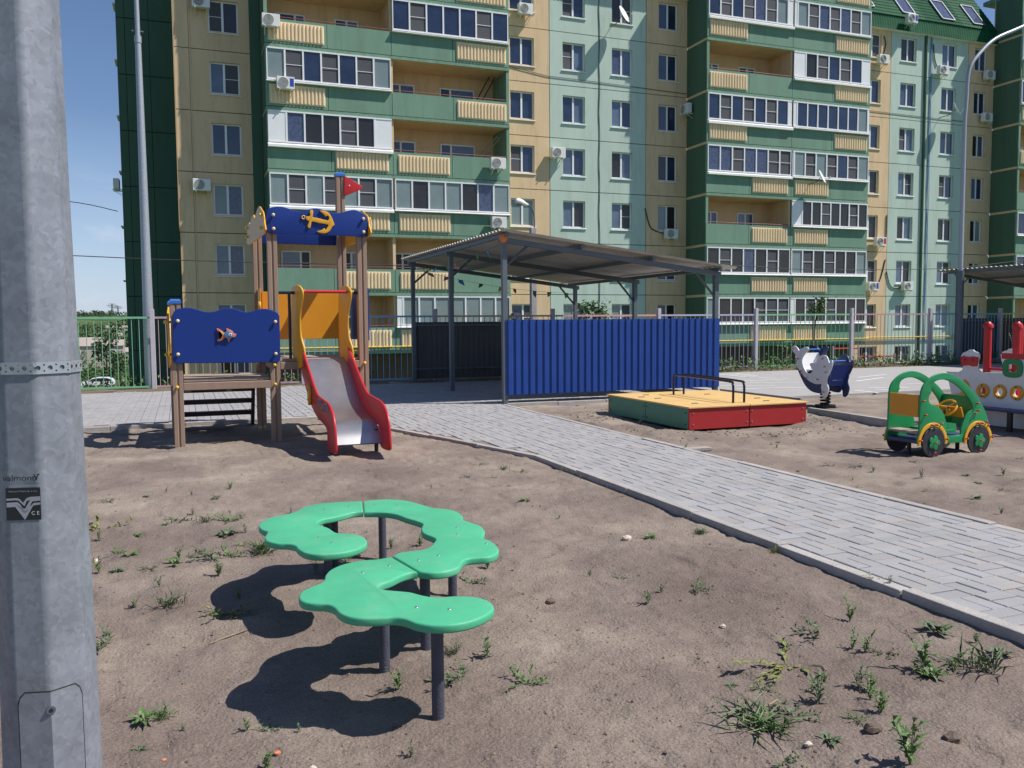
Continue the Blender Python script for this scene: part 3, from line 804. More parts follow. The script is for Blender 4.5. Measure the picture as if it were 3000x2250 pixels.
# ---- air conditioners: outdoor units on brackets (things of their own)
def make_ac():
    t = empty('air_conditioner')
    b = MB(); b.box(-.39, .39, -.29, 0, -.27, .27); b.build('casing', 'ac_white', t, bevel=.015)
    g = MB(); g.prism(circle(-.10, 0, .225, 20), -.300, -.288, 'y'); g.build('fan_grille', 'ac_grille', t)
    g = MB()
    for r in (.225, .17, .115, .06): g.tube([(-.10 + r * math.cos(a), -.306, r * math.sin(a)) for a in np.linspace(0, 2 * math.pi, 19)[:-1]], .006, 4, closed=True)
    g.build('grille_ring', 'ac_white', t)
    for s in (-.26, .26):
        g = MB(); g.box(s - .02, s + .02, -.34, .14, -.32, -.275); g.add([(s - .015, .12, -.55), (s + .015, .12, -.55), (s + .015, .14, -.55), (s - .015, .14, -.55), (s - .015, -.28, -.32), (s + .015, -.28, -.32), (s + .015, -.24, -.32), (s - .015, -.24, -.32)],
                          [(3, 2, 1, 0), (4, 5, 6, 7), (0, 1, 5, 4), (1, 2, 6, 5), (2, 3, 7, 6), (3, 0, 4, 7)])
        g.build('bracket', 'ac_white', t)
    return t
ac0 = make_ac(); ac_used = [False]
ACS = [((588, 5), YW, 'air conditioner at the top beside the uppermost window of the shaded beige strip', None),
       ((591, 542), YW, 'air conditioner on the shaded beige wall left of a window, above the blue panel', None),
       ((793, 60), YB, 'air conditioner high on the left corner of the left balcony bay', None),
       ((836, 244), YB, 'air conditioner with blue sticker below glazing on the left balcony bay', 'blue_sticker'),
       ((1458, 479), YB, 'air conditioner on plain green parapet at right edge of the left bay', None),
       ((1461, 652), YB, 'air conditioner on the left bay just above the canopy roof corner', None),
       ((1539, 27), YW, 'air conditioner under the top window of the sunlit beige strip', None),
       ((1635, 448), YW, 'air conditioner on the beige and mint border casting a long shadow', None),
       ((1966, 685), YW, 'air conditioner with black hose under a shaded beige window', None),
       ((2587, 174), YW, 'air conditioner on beige wall high right of the right balcony bay', None),
       ((2763, 206), YW, 'air conditioner under the top mint window next to the blue cables', None),
       ((2899, 220), YW, 'upper of two air conditioners on the shaded strip by the curved lamp', None),
       ((2891, 344), YW, 'lower of two air conditioners on the shaded strip by the curved lamp', None),
       ((2578, 708), YW, 'air conditioner with red sticker on beige wall right of the bay', 'red_sticker'),
       ((2556, 839), YW, 'air conditioner with blue sticker low on beige wall at the bay edge', 'blue_sticker'),
       ((2658, 838), YW, 'air conditioner with curved hose below a low mint window', None)]
def place_ac(loc, rz, label, st=None):
    if not ac_used[0]: o = ac0; ac_used[0] = True
    else: o = copy_tree(ac0)
    o.location = loc; o.rotation_euler[2] = rz
    tag(o, label, 'air conditioner', 'air conditioners on the apartment facade')
    if st:
        q = MB(); q.box(.19, .36, -.297, -.291, -.15, .2); q.build('sticker', st, o)
    return o
for p, y, lab, st in ACS:
    w = gy(p, y - .3); place_ac((w.x, y - .15, w.z), 0, lab, st)
w = gy((2668, 56), YW - .5); place_ac((w.x, YW - .42, w.z), 0, 'air conditioner on the green metal roof below a skylight', 'blue_sticker')
w = gx((2015, 320), 27.1); place_ac((27.12, w.y, w.z), -math.pi / 2, 'air conditioner on dark green side wall of the right bay')
w = gy((343, 539), 49.2); place_ac((-2.8, 49.4, w.z), -math.pi / 2, 'air conditioner sticking out from the far left corner of the block')
def make_dish(mount, off, label, r=.42):
    t = thing('satellite_dish', label, 'satellite dish', 'satellite dishes on the facade')
    c = Vector(mount) + Vector(off)
    ax = Vector((.55, -.72, .42)).normalized()
    a = ax.cross(Vector((0, 0, 1))).normalized(); b = a.cross(ax)
    vs = [c]; fs = []; n = 24
    for k in range(1, 6):
        q = k / 5
        for j in range(n):
            th = 2 * math.pi * j / n
            vs.append(c + (a * math.cos(th) * .9 + b * math.sin(th)) * r * q + ax * (.09 * q * q))
    for j in range(n): fs.append((0, 1 + j, 1 + (j + 1) % n))
    for k in range(4):
        for j in range(n): fs.append((1 + k * n + j, 1 + (k + 1) * n + j, 1 + (k + 1) * n + (j + 1) % n, 1 + k * n + (j + 1) % n))
    m = MB(); m.add(vs, fs); o = m.build('reflector', 'ac_white', t, smooth=True)
    sm = o.modifiers.new('solid', 'SOLIDIFY'); sm.thickness = .012
    m = MB(); e = c + ax * .42 - b * .25; m.tube([c - b * r * .95 + ax * .08, e], .012, 5); m.build('feed_arm', 'ac_white', t)
    m = MB(); m.tube([e - ax * .06, e + ax * .05], .04, 8); m.build('feed_horn', 'ac_white', t)
    m = MB(); m.tube([Vector(mount), Vector(mount) + Vector((0, off[1] * .9, 0)), c - ax * .02], .022, 6); m.build('wall_mount', 'steel_grey', t)
w = gy((1789, 80), YW); make_dish((w.x, YW, w.z), (.35, -.75, .45), 'white satellite dish below the top mint window, its shadow on the wall', .5)
w = gy((2368, 540), YB); make_dish((w.x, YB, w.z), (.3, -.7, .3), 'white satellite dish on the ribbed cream parapet of the right bay', .42)
w = gy((2752, 345), YW); make_dish((w.x, YW, w.z), (.5, -.8, .4), 'white satellite dish beside a mint window far right', .45)
for pts in ([N for N in [(1890, 610), (1900, 650), (1912, 672), (1950, 685)]], [(2590, 105), (2595, 130), (2588, 160)], [(2735, 130), (2738, 170), (2745, 195)], [(2598, 630), (2596, 690), (2592, 700)], [(2594, 760), (2580, 815), (2565, 842)], [(2597, 795), (2607, 835), (2625, 845), (2645, 838)]):
    m = MB(); m.tube(smooth_path([gy(p, YW - .04) for p in pts], 5), .03, 6); m.build('coolant_hose', 'cable_black', bld, smooth=True)

# ------------------------------------------------------------------ play tower with slide
P3 = CR(450, 480, 800, 1475); S1c = CR(850, 880, 350, 1262); S2c = CR(700, 600, 430); S3c = CR(450, 860, 400, 1443); S4c = CR(2540, 1060, 380, 2174)
S5c = CR(2300, 990, 260, 1875); R5c = CR(2250, 850, 750); B7c = CR(600, 1380, 950, 1812); Hc = CR(1700, 1050, 750); Gc = CR(1150, 620, 1000); R1c = CR(2600, 700, 400, 1106)
def onY(crop, pts, Y): return [(lambda v: (v.x, v.z))(gy(crop(*p), Y)) for p in pts]
def onX(crop, pts, X): return [(lambda v: (v.y, v.z))(gx(crop(*p), X)) for p in pts]
def onZ(crop, pts, z): return [(lambda v: (v.x, v.y))(gz(crop(*p), z)) for p in pts]
def knob(parent, x, y, z, r=.022, ax='y', s=-1, mt='knob_cream'):
    m = MB()
    if ax == 'y': m.tube([(x, y, z), (x, y + s * .018, z)], r * .6, 8); m.ball((x, y + s * .026, z), r, 1, .8, 1)
    else: m.tube([(x, y, z), (x + s * .018, y, z)], r * .6, 8); m.ball((x + s * .026, y, z), r, .8, 1, 1)
    return m.build('bolt_cap', mt, parent, smooth=True)

tw = thing('play_tower', 'play tower with blue anchor panel, tan posts, red slide and flag', 'play tower')
def post(x, y, z1, cap=True, w=.061):
    g, d = .012, .016
    sec = []
    for k in range(4):
        c, s = [(1, 0), (0, 1), (-1, 0), (0, -1)][k]
        for a, b in ((w, -w), (w, -g), (w - d, -g * .5), (w - d, g * .5), (w, g)):
            sec.append((x + c * a - s * b, y + s * a + c * b))
    m = MB(); m.prism(sec, -.1, z1, 'z')
    o = m.build('post', 'wood_tan', tw, bevel=.004, seg=1)
    if cap:
        m = MB(); q = w + .008
        m.add([(x - q, y - q, z1 - .005), (x + q, y - q, z1 - .005), (x + q, y + q, z1 - .005), (x - q, y + q, z1 - .005), (x - q, y - q, z1 + .03), (x + q, y - q, z1 + .03), (x + q, y + q, z1 + .03), (x - q, y + q, z1 + .03),
               (x - q * .72, y - q * .72, z1 + .05), (x + q * .72, y - q * .72, z1 + .05), (x + q * .72, y + q * .72, z1 + .05), (x - q * .72, y + q * .72, z1 + .05)],
              [(3, 2, 1, 0), (0, 1, 5, 4), (1, 2, 6, 5), (2, 3, 7, 6), (3, 0, 4, 7), (4, 5, 9, 8), (5, 6, 10, 9), (6, 7, 11, 10), (7, 4, 8, 11), (8, 9, 10, 11)])
        m.build('cap', 'cap_blue', o)
    return o
XA, XC, XR_, YF, YK = -.075, 1.09, 2.23, 11.35, 12.57
post(XA, YF, 1.73); post(XA - .04, YK, 1.74); post(XC, YF, 2.80, False); post(XC - .08, YK, 2.80, False); post(XR_, YF, 2.80, False); post(XR_ - .05, YK, 3.58)
# wavy blue front panel of the low platform
wave = onY(S3c, [(205, 215), (225, 180), (265, 160), (320, 150), (390, 152), (450, 165), (520, 187), (590, 195), (650, 188), (720, 165), (780, 152), (850, 160), (920, 182), (985, 197), (1050, 185), (1110, 167), (1170, 160), (1240, 172), (1300, 198), (1328, 235)], YF - .075)
pl_ = smooth_path([(a, b, 0) for a, b in wave], 3); pl_ = [(p.x, p.y) for p in pl_]
bl = onY(S3c, [(1335, 450), (1338, 700), (1325, 722), (1290, 728)], YF - .075) + onY(S3c, [(240, 738), (215, 725), (203, 690)], YF - .075)
m = MB(); m.prism(pl_ + bl, YF - .095, YF - .075, 'y')
fp = m.build('front_panel', 'hdpe_blue', tw, bevel=.006)
for p in ((255, 290), (258, 643), (1285, 298), (1290, 636)):
    w = gy(S3c(*p), YF - .1); knob(tw, w.x, YF - .095, w.z)
# fish badge
fc = CR(610, 940, 110, 2212)
def badge(pts, d0, d1, mt, par, nm, n=3):
    q = smooth_loop([(a, b, 0) for a, b in onY(fc, pts, YF - .1)], n)
    m = MB(); m.rprism([(a[0], a[1]) for a in q], YF - .095 - d1, YF - .095 - d0, 'y', r=.003); return m.build(nm, mt, par, smooth=True)
pm('fish_orange', (.62, .20, .10), .45); pm('fish_gold', (.66, .33, .08), .45); pm('fish_blue', (.06, .17, .36), .4)
fish = badge([(500, 440), (700, 520), (940, 690), (1080, 600), (1060, 440), (1220, 500), (1400, 580), (1520, 740), (1640, 780), (1640, 860), (1560, 960), (1440, 970), (1300, 1060), (1200, 1240), (1120, 1060), (980, 980), (880, 1080), (700, 1180), (540, 1190), (600, 1050), (800, 920), (820, 840), (640, 720), (530, 580)], 0, .022, 'fish_orange', tw, 'fish_badge')
badge([(600, 540), (780, 640), (900, 760), (900, 900), (780, 1010), (660, 1110), (760, 960), (840, 860), (740, 700)], .022, .030, 'fish_gold', fish, 'tail_fin')
badge([(910, 800), (1000, 680), (1180, 610), (1360, 670), (1450, 800), (1430, 940), (1280, 1010), (1100, 990), (970, 920)], .022, .036, 'fish_blue', fish, 'body')
badge([(1190, 800), (1240, 730), (1310, 710), (1390, 760), (1400, 830), (1340, 900), (1250, 900), (1200, 860)], .036, .042, 'white_print', fish, 'eye')
badge([(1250, 800), (1300, 760), (1350, 800), (1330, 850), (1280, 850)], .042, .046, 'black_print', fish, 'pupil')
# platforms, beams, low side panel
def board(x0, x1, y0, y1, z0, z1, mt, nm, bev=.006): m = MB(); m.box(x0, x1, y0, y1, z0, z1); return m.build(nm, mt, tw, bevel=bev, seg=1)
for k in range(6):
    y0 = YF - .02 + k * .21; board(XA + .065, XC - .065, y0, y0 + .2, .755, .79, 'deck_board', 'deck_plank')
board(XA + .062, XC - .062, YF - .062, YF - .026, .655, .75, 'wood_tan', 'beam'); board(XA + .02, XC - .1, YK - .02, YK + .02, .65, .75, 'wood_dark', 'beam')
board(XA - .02, XA + .02, YF + .063, YK - .063, .66, .75, 'wood_tan', 'beam'); board(XC - .06, XC - .02, YF + .063, YK - .063, .66, .75, 'wood_dark', 'beam')
for k in range(6):
    y0 = YF - .02 + k * .21; board(XC + .0, XR_ - .065, y0, y0 + .2, .985, 1.02, 'deck_board', 'deck_plank')
board(XC + .062, XR_ - .062, YF - .062, YF - .026, .885, .98, 'wood_tan', 'beam'); board(XC + .0, XR_ - .1, YK - .02, YK + .02, .88, .98, 'wood_tan', 'beam')
board(XC - .02, XC + .02, YF + .063, YK - .063, .88, .98, 'wood_tan', 'beam'); board(XR_ - .04, XR_ + .0, YF + .063, YK - .063, .88, .98, 'wood_tan', 'beam')
for x, z in ((XA - .01, .70), (XC - .01, .70), (XC - .01, .945), (XR_, .945)): knob(tw, x, YF - .065, z, mt='knob_yellow')
# left side panel of the low platform, yellow with a round white wave board
sp = [(YF - .05, .98), (YF + .25, .95), (YK - .05, .98), (YK - .02, 1.2), (YK - .03, 1.5), (YK - .2, 1.64), (YK - .35, 1.60), (YK - .5, 1.70), (YK - .68, 1.64), (YK - .85, 1.66), (YF + .1, 1.60), (YF - .03, 1.45)]
q = smooth_loop([(a, b, 0) for a, b in sp], 3)
m = MB(); m.rprism([(a[0], a[1]) for a in q], XA - .10, XA - .078, 'x', holes=[circle((YF + YK) / 2, 1.3, .2, 20)], r=.005); sy_ = m.build('side_panel', 'hdpe_yellow', tw, smooth=True)
m = MB(); m.prism(circle((YF + YK) / 2, 1.3, .25, 24), XA - .075, XA - .068, 'x', holes=[circle((YF + YK) / 2, 1.3, .2, 24)]); m.build('porthole_ring', 'hdpe_white', sy_)
for y, z in ((YF, 1.5), (YF, 1.1), (YK - .03, 1.5), (YK - .03, 1.1)): knob(tw, XA - .10, y, z, ax='x', s=-1, mt='knob_yellow'); knob(tw, XA - .078, y + .08, z, ax='x', s=1, mt='knob_yellow')
# steps at the back
for x in (XA + .02, XC - .17):
    st = onX(lambda a, b: (a, b), [(0, 0)], 1)  # placeholder for the helper's type
    m = MB(); m.rprism([(YK + .02, .78), (YK + .14, .78), (YK + .72, .0), (YK + .45, .0)], x - .02, x + .02, 'x', r=.004); so = m.build('stringer', 'hdpe_navy' if x < .3 else 'wood_dark', tw, smooth=True)
    for y, z in ((YK + .22, .55), (YK + .45, .22)): knob(tw, x - .02, y, z, .018, 'x', -1, 'knob_yellow')
for k, (y, z) in enumerate(((YK + .12, .58), (YK + .28, .40), (YK + .44, .215))):
    m = MB(); m.box(XA + .045, XC - .195, y, y + .17, z - .06, z); m.build('step', 'wood_dark', tw, bevel=.005)
# tall tower: anchor panel in front, back panel, cream scalloped sides
tp = onY(S2c, [(420, 90), (440, 65), (500, 38), (580, 28), (660, 33), (740, 55), (820, 82), (900, 97), (970, 92), (1060, 68), (1130, 56), (1210, 62), (1300, 88), (1400, 115), (1490, 125), (1570, 115), (1650, 90), (1730, 80), (1800, 95), (1870, 130), (1915, 175)], YF - .075)
tp = [(p.x, p.y) for p in smooth_path([(a, b, 0) for a, b in tp], 3)]
bt = onY(S2c, [(1932, 260), (1930, 440), (1918, 475), (1880, 482)], YF - .075) + onY(S2c, [(470, 432), (432, 415), (414, 370), (408, 180)], YF - .075)
m = MB(); m.rprism(tp + bt, YF - .095, YF - .075, 'y', r=.006); m.build('anchor_panel', 'hdpe_blue', tw, smooth=True)
dy = YK + .075
m = MB(); m.rprism([(a - .04, b) for a, b in tp + bt], dy, dy + .02, 'y', r=.006); m.build('rear_panel', 'hdpe_blue', tw, smooth=True)
for p in ((515, 153), (520, 362), (1870, 213), (1875, 412)):
    w = gy(S2c(*p), YF - .1); knob(tw, w.x, YF - .095, w.z)
# anchor
def anc(pts, hole=(), nm='anchor', par=tw, d0=0, d1=.024):
    o = [(a[0], a[1]) for a in smooth_loop([(a, b, 0) for a, b in onY(S2c, pts, YF - .1)], 2)]
    hs = [[(a[0], a[1]) for a in smooth_loop([(a, b, 0) for a, b in onY(S2c, h, YF - .1)], 2)] for h in hole]
    m = MB(); m.rprism(o, YF - .095 - d1, YF - .095 - d0, 'y', holes=hs, r=.004); return m.build(nm, 'hdpe_yellow', par, smooth=True)
an = anc([(1010, 175), (1050, 178), (1075, 150), (1060, 110), (1090, 72), (1118, 100), (1112, 150), (1110, 190), (1200, 205), (1340, 238), (1352, 180), (1330, 165), (1310, 180), (1260, 130), (1215, 90), (1290, 95), (1355, 130), (1400, 200), (1425, 270), (1440, 300), (1405, 330), (1370, 390), (1310, 430), (1240, 430), (1170, 402), (1240, 385), (1285, 350), (1300, 380), (1330, 340), (1340, 300), (1200, 275), (1105, 252), (1085, 290), (1080, 330), (1060, 355), (1030, 330), (1040, 290), (1055, 245), (1015, 230)], nm='anchor')
w = gy(S2c(970, 190), YF - .1); m = MB(); m.tube([(w.x + .019 * math.cos(a), YF - .107, w.z + .021 * math.sin(a)) for a in np.linspace(0, 2 * math.pi, 17)[:-1]], .0075, 6, closed=True); m.build('anchor_ring', 'hdpe_yellow', an, smooth=True)
def side_scallop(x, nm, face):
    pts = [(YF - .10, 2.60), (YK + .10, 2.58), (YK + .12, 2.72), (YK + .06, 2.84), (YK - .08, 2.87), (YK - .18, 2.84), (YK - .30, 2.90), (YK - .48, 2.93), (YK - .60, 2.87), (YF + .45, 2.94), (YF + .25, 2.98), (YF + .08, 2.92), (YF - .06, 2.86), (YF - .11, 2.74)]
    q = smooth_loop([(a, b, 0) for a, b in pts], 3)
    f3 = lambda a, b, d: (d - .07 * (a - YF), a, b)
    m = MB(); m.rprism([(a[0], a[1]) for a in q], x, x + .02, 'x', r=.005, f3=f3); o = m.build(nm, 'hdpe_yellow', tw, smooth=True)
    m = MB(); c = (YF + YK) / 2
    m.prism([(c + (a[0] - c) * .985, 2.76 + (a[1] - 2.76) * .965) for a in q], x + (-.003 if face < 0 else .02), x + (.0 if face < 0 else .023), 'x', f3=f3); m.build('face_sheet', 'hdpe_cream' if face < 0 else 'hdpe_orange', o)
    for y, z in ((YF, 2.68), (YF, 2.84), (YK, 2.68), (YK, 2.80)): knob(tw, x + (0 if face < 0 else .02) - .07 * (y - YF), y, z, .024, 'x', face, 'knob_yellow')
side_scallop(XC - .105, 'side_panel', -1); side_scallop(XR_ + .075, 'side_panel', 1)
# lower walls of the tower: orange back, blue right
m = MB(); m.box(XC - .04, XR_ - .10, YK - .07, YK - .05, 1.25, 1.92); m.build('back_wall', 'hdpe_orange', tw, bevel=.005)
m = MB(); m.box(XR_ + .068, XR_ + .088, YF - .02, YK + .05, 1.24, 1.93); m.build('side_wall', 'hdpe_blue', tw, bevel=.005)
m = MB(); m.box(XC - .10, XC - .078, YK - .40, YK - .05, 1.25, 1.95); m.build('corner_wall', 'hdpe_orange', tw, bevel=.005)
w = gy(S3c(1115, 135), YK - .3); m = MB(); m.tube([(XC - .1, YK - .36 + .06 * math.cos(a), w.z + .06 * math.sin(a)) for a in np.linspace(0, 2 * math.pi, 15)[:-1]], .018, 7, closed=True); m.build('grab_ring', 'hdpe_yellow', tw, smooth=True)
# navy tube rail
m = MB(); m.tube([(XC + .06, YF, 1.865), (1.44, YF, 1.865)], .019, 8); m.tube([(1.29, YF, 1.865), (1.29, YF, 1.02)], .019, 8); m.build('tube_rail', 'rail_navy', tw, smooth=True)
m = MB(); m.tube([(2.06, YF, 1.865), (XR_ - .06, YF, 1.865)], .022, 8); m.build('tube_rail', 'rail_navy', tw, smooth=True)
# flag
fl = onY(S2c, [(0, 0)], 1)
m = MB(); fp_ = onY(CR(300, 0, 800), [(1962, 1425), (2100, 1505), (2106, 1522), (2095, 1535), (1966, 1588), (1956, 1575)], YK - .07)
m.rprism(fp_, YK - .08, YK - .06, 'y', r=.004); fo = m.build('flag', 'hdpe_red', tw, smooth=True)
w = gy(CR(300, 0, 800)(2000, 1503), YK - .08); m = MB(); m.box(w.x - .012, w.x + .012, YK - .084, YK - .081, w.z - .004, w.z + .004); m.box(w.x - .004, w.x + .004, YK - .086, YK - .0845, w.z - .012, w.z + .012); m.build('flag_bolt', 'white_print', fo, fix=False)
# ---- slide
SH = .035
def shx(x, y): return x + SH * (11.2 - y)
sl_ = empty('slide'); sl_.parent = tw
def slide_board(X, nm, mt, pts, th=.028, n=3, par=sl_):
    q = smooth_loop([(a, b, 0) for a, b in pts], n)
    f3 = lambda a, b, d: (shx(d, a), a, b)
    m = MB(); m.rprism([(a[0], a[1]) for a in q], X - th / 2, X + th / 2, 'x', f3=f3, r=.009); return m.build(nm, mt, par, smooth=True)
side = [(11.34, 1.20), (11.12, 1.11), (10.85, .955), (10.6, .82), (10.4, .715), (10.22, .64), (10.0, .615), (9.75, .60), (9.52, .575), (9.35, .51), (9.24, .40), (9.19, .25), (9.175, .12), (9.21, .07), (9.35, .055), (9.53, .055), (9.60, .09), (9.61, .19), (9.64, .285), (9.85, .325), (10.2, .36), (10.55, .45), (10.85, .585), (11.1, .75), (11.34, .92)]
slide_board(1.425, 'slide_side', 'hdpe_red', side); slide_board(2.015, 'slide_side', 'hdpe_red', side)
prof = [(11.42, 1.025), (11.32, 1.01), (11.15, .915), (10.85, .715), (10.6, .555), (10.4, .455), (10.22, .405), (10.05, .38), (9.9, .365), (9.78, .34), (9.68, .29), (9.58, .215), (9.50, .12)]
prof = smooth_path([(a, b, 0) for a, b in prof], 4)
vs = []; fs = []
for p in prof:
    vs += [(shx(1.44, p.x), p.x, p.y), (shx(2.0, p.x), p.x, p.y), (shx(1.44, p.x), p.x + .004, p.y - .012), (shx(2.0, p.x), p.x + .004, p.y - .012)]
for i in range(len(prof) - 1):
    a = i * 4; b = a + 4
    fs += [(a, a + 1, b + 1, b), (a + 2, b + 2, b + 3, a + 3)]
m = MB(); m.add(vs, fs); m.build('chute', 'stainless', sl_, smooth=True, fix=False)
for x in (1.47, 1.97):
    m = MB(); m.tube([(shx(x, 9.64), 9.64, -.1), (shx(x, 9.64), 9.64, .26)], .024, 8); m.build('slide_leg', 'wood_dark', sl_, smooth=True)
for X, s in ((1.425, -1), (2.015, 1)):
    pts = circle(10.60, .60, .06, 18, .125)
    slide_board(X + s * .032, 'joint_plate', 'hdpe_yellow', pts, .034, 1)
    for z in (.55, .66):
        m = MB(); m.box(shx(X, 10.6) + (s * .052 if s < 0 else .049), shx(X, 10.6) + (s * .049 if s < 0 else .052), 10.58, 10.615, z - .012, z + .012); m.build('plate_slot', 'black_print', sl_, fix=False)
# sprayed lettering on the left slide side
gr = CR(900, 1140, 100, 1659)
strokes = [[(540, 460), (600, 480), (680, 560), (660, 700), (600, 640), (610, 560), (540, 520), (530, 640), (540, 800), (580, 810), (600, 760)], [(600, 640), (640, 870), (680, 860), (680, 690)], [(700, 690), (750, 750), (730, 880), (690, 1000), (740, 1100)], [(750, 750), (850, 770), (840, 900), (770, 1080), (850, 1110)], [(770, 760), (770, 1030)], [(860, 690), (930, 740), (920, 850), (850, 900)], [(920, 870), (990, 880), (1010, 1000), (1000, 1240), (940, 1220), (960, 1060), (930, 1000), (960, 950), (1000, 1000)]]
m = MB()
for st in strokes:
    pts = [gn(gr(*p), (1, SH, 0), 1.425 - .018 + SH * 11.2) for p in st]
    m.tube(pts, .0048, 4)
m.build('painted_lettering', 'grey_print', sl_)
# yellow hourglass guards with red bar
gl = onX(P3, [(752, 690), (772, 672), (800, 665), (818, 688), (812, 740), (798, 800), (792, 870), (796, 950), (808, 1010), (808, 1060), (795, 1105), (772, 1095), (764, 1000), (757, 850)], 1.43)
def guard(X, nm='guard'):
    c = sum(a for a, b in gl) / len(gl)
    base = [(11.44, 1.90), (11.36, 1.95), (11.22, 1.955), (11.12, 1.88), (11.14, 1.76), (11.20, 1.62), (11.22, 1.46), (11.20, 1.30), (11.12, 1.16), (11.10, 1.04), (11.16, .93), (11.32, .90), (11.44, 1.0), (11.46, 1.3), (11.46, 1.6)]
    q = smooth_loop([(a, b, 0) for a, b in base], 3)
    m = MB(); m.rprism([(a[0], a[1]) for a in q], X - .012, X + .012, 'x', r=.008, f3=lambda a, b, d: (d + .30 * (11.14 - a), a, b)); m.build(nm, 'hdpe_yellow', sl_, smooth=True)
    for y, z in ((11.2, 1.88), (11.2, 1.0)): knob(tw, shx(X, y) + .012, y, z, .018, 'x', 1, 'knob_yellow')
guard(1.43); guard(2.04)
m = MB(); m.tube([(1.44, 11.2, 1.875), (2.03, 11.2, 1.875)], .021, 10); m.build('cross_bar', 'hdpe_red', sl_, smooth=True)

# ------------------------------------------------------------------ wavy green bench
bench = thing('wavy_bench', 'winding mint-green wavy bench on dark round legs in the foreground', 'bench')
BZ = .397
B1 = [(878, 167), (760, 172), (640, 181), (560, 198), (510, 224), (450, 241), (380, 255), (325, 277), (300, 303), (316, 324), (348, 337), (340, 355), (334, 372), (348, 390), (400, 402), (460, 404), (502, 414), (525, 437), (565, 456), (630, 464), (705, 461), (785, 451), (850, 434), (893, 414), (907, 394), (893, 370), (850, 353), (790, 348), (735, 343), (695, 318), (645, 300), (628, 287), (655, 269), (710, 258), (765, 246), (830, 229), (885, 225)]
B2 = [(883, 167), (950, 160), (1030, 157), (1120, 163), (1200, 182), (1270, 203), (1340, 210), (1400, 222), (1440, 248), (1446, 270), (1485, 286), (1540, 304), (1565, 335), (1556, 360), (1556, 374), (1600, 390), (1640, 427), (1634, 457), (1590, 477), (1520, 483), (1460, 490), (1436, 510), (1418, 536), (1350, 558), (1270, 566), (1198, 560), (1050, 475), (1085, 455), (1150, 445), (1220, 437), (1262, 418), (1280, 396), (1290, 378), (1262, 362), (1220, 344), (1208, 320), (1217, 294), (1180, 277), (1120, 259), (1060, 238), (980, 228), (890, 227)]
B3 = [(1044, 478), (960, 491), (860, 500), (770, 520), (703, 549), (673, 580), (667, 604), (640, 628), (580, 650), (536, 675), (524, 704), (545, 727), (605, 738), (680, 742), (722, 760), (752, 790), (805, 812), (885, 821), (980, 819), (1060, 815), (1120, 825), (1180, 847), (1270, 859), (1380, 857), (1480, 839), (1560, 809), (1610, 775), (1613, 748), (1580, 720), (1500, 700), (1400, 697), (1330, 703), (1260, 700), (1200, 688), (1150, 675), (1080, 668), (1000, 660), (968, 647), (985, 630), (1040, 610), (1100, 581), (1150, 566), (1190, 563)]
def open_smooth(pts, n=4): return [(v.x, v.y) for v in smooth_path([(a, b, 0) for a, b in pts], n)]
for parts in ((B1,), (B2[:26], B2[26:]), (B3,)):
    loop = []
    for seg_ in parts: loop += open_smooth(onZ(B7c, seg_, BZ))
    m = MB(); m.rprism(loop, BZ - .034, BZ, 'z', r=.009); m.build('seat_board', 'bench_green', bench, smooth=True)
for p in ((1305, 1365), (1005, 1095), (1235, 985), (1385, 690), (690, 585), (995, 490), (728, 560), (695, 800)):
    if p == (695, 800): continue
    w = gz(B7c(*p))
    m = MB(); m.tube([(w.x, w.y, -.15), (w.x, w.y, BZ - .036)], .0235, 14); m.build('leg', 'post_bluegrey', bench, smooth=True)
    m = MB(); m.box(w.x - .05, w.x + .05, w.y - .03, w.y + .03, BZ - .042, BZ - .0345); m.build('flange', 'post_bluegrey', bench)
for p in ((670, 216), (806, 199), (952, 189), (1074, 194), (1409, 316), (1411, 353), (1574, 405), (1306, 472), (1194, 498), (1030, 528), (882, 567), (1183, 760), (1366, 772), (637, 372), (710, 402)):
    w = gz(B7c(*p), BZ); m = MB(); m.ball((w.x, w.y, BZ), .008, 1, 1, .4, 10, 4); m.build('bolt', 'stainless', bench, smooth=True)

# ------------------------------------------------------------------ sandbox with lid
sb = thing('sandbox', 'low square sandbox with yellow lid, red front and green side', 'sandbox')
x0, x1, y0, y1, zt = 6.17, 8.06, 9.62, 11.92, .325
for k, (a, b) in enumerate(((x0, (x0 + x1) / 2 - .006), ((x0 + x1) / 2 + .006, x1))):
    m = MB(); m.box(a, b, y0, y0 + .03, .035, zt - .012); m.build('side_board', 'box_red', sb, bevel=.004)
    m = MB(); m.box(a, b, y1 - .03, y1, .035, zt - .012); m.build('side_board', 'box_red', sb, bevel=.004)
for k, (a, b) in enumerate(((y0 + .034, (y0 + y1) / 2 - .006), ((y0 + y1) / 2 + .006, y1 - .034))):
    m = MB(); m.box(x0, x0 + .03, a, b, .035, zt - .012); m.build('side_board', 'box_green', sb, bevel=.004)
    m = MB(); m.box(x1 - .03, x1, a, b, .035, zt - .012); m.build('side_board', 'box_green', sb, bevel=.004)
for x, y in ((x0 + .05, y0 + .055), (x1 - .05, y0 + .055), (x0 + .06, y1 - .06), (x1 - .06, y1 - .06)):
    m = MB(); m.box(x - .045, x + .045, y - .02, y + .02, -.1, .2); m.build('foot', 'box_red', sb)
xm = (x0 + x1) / 2
for a, b in ((x0 - .02, xm - .004), (xm + .004, x1 + .02)):
    m = MB(); m.box(a, b, y0 - .02, y1 + .02, zt - .010, zt + .012); m.build('lid', 'sand_cover', sb, bevel=.004)
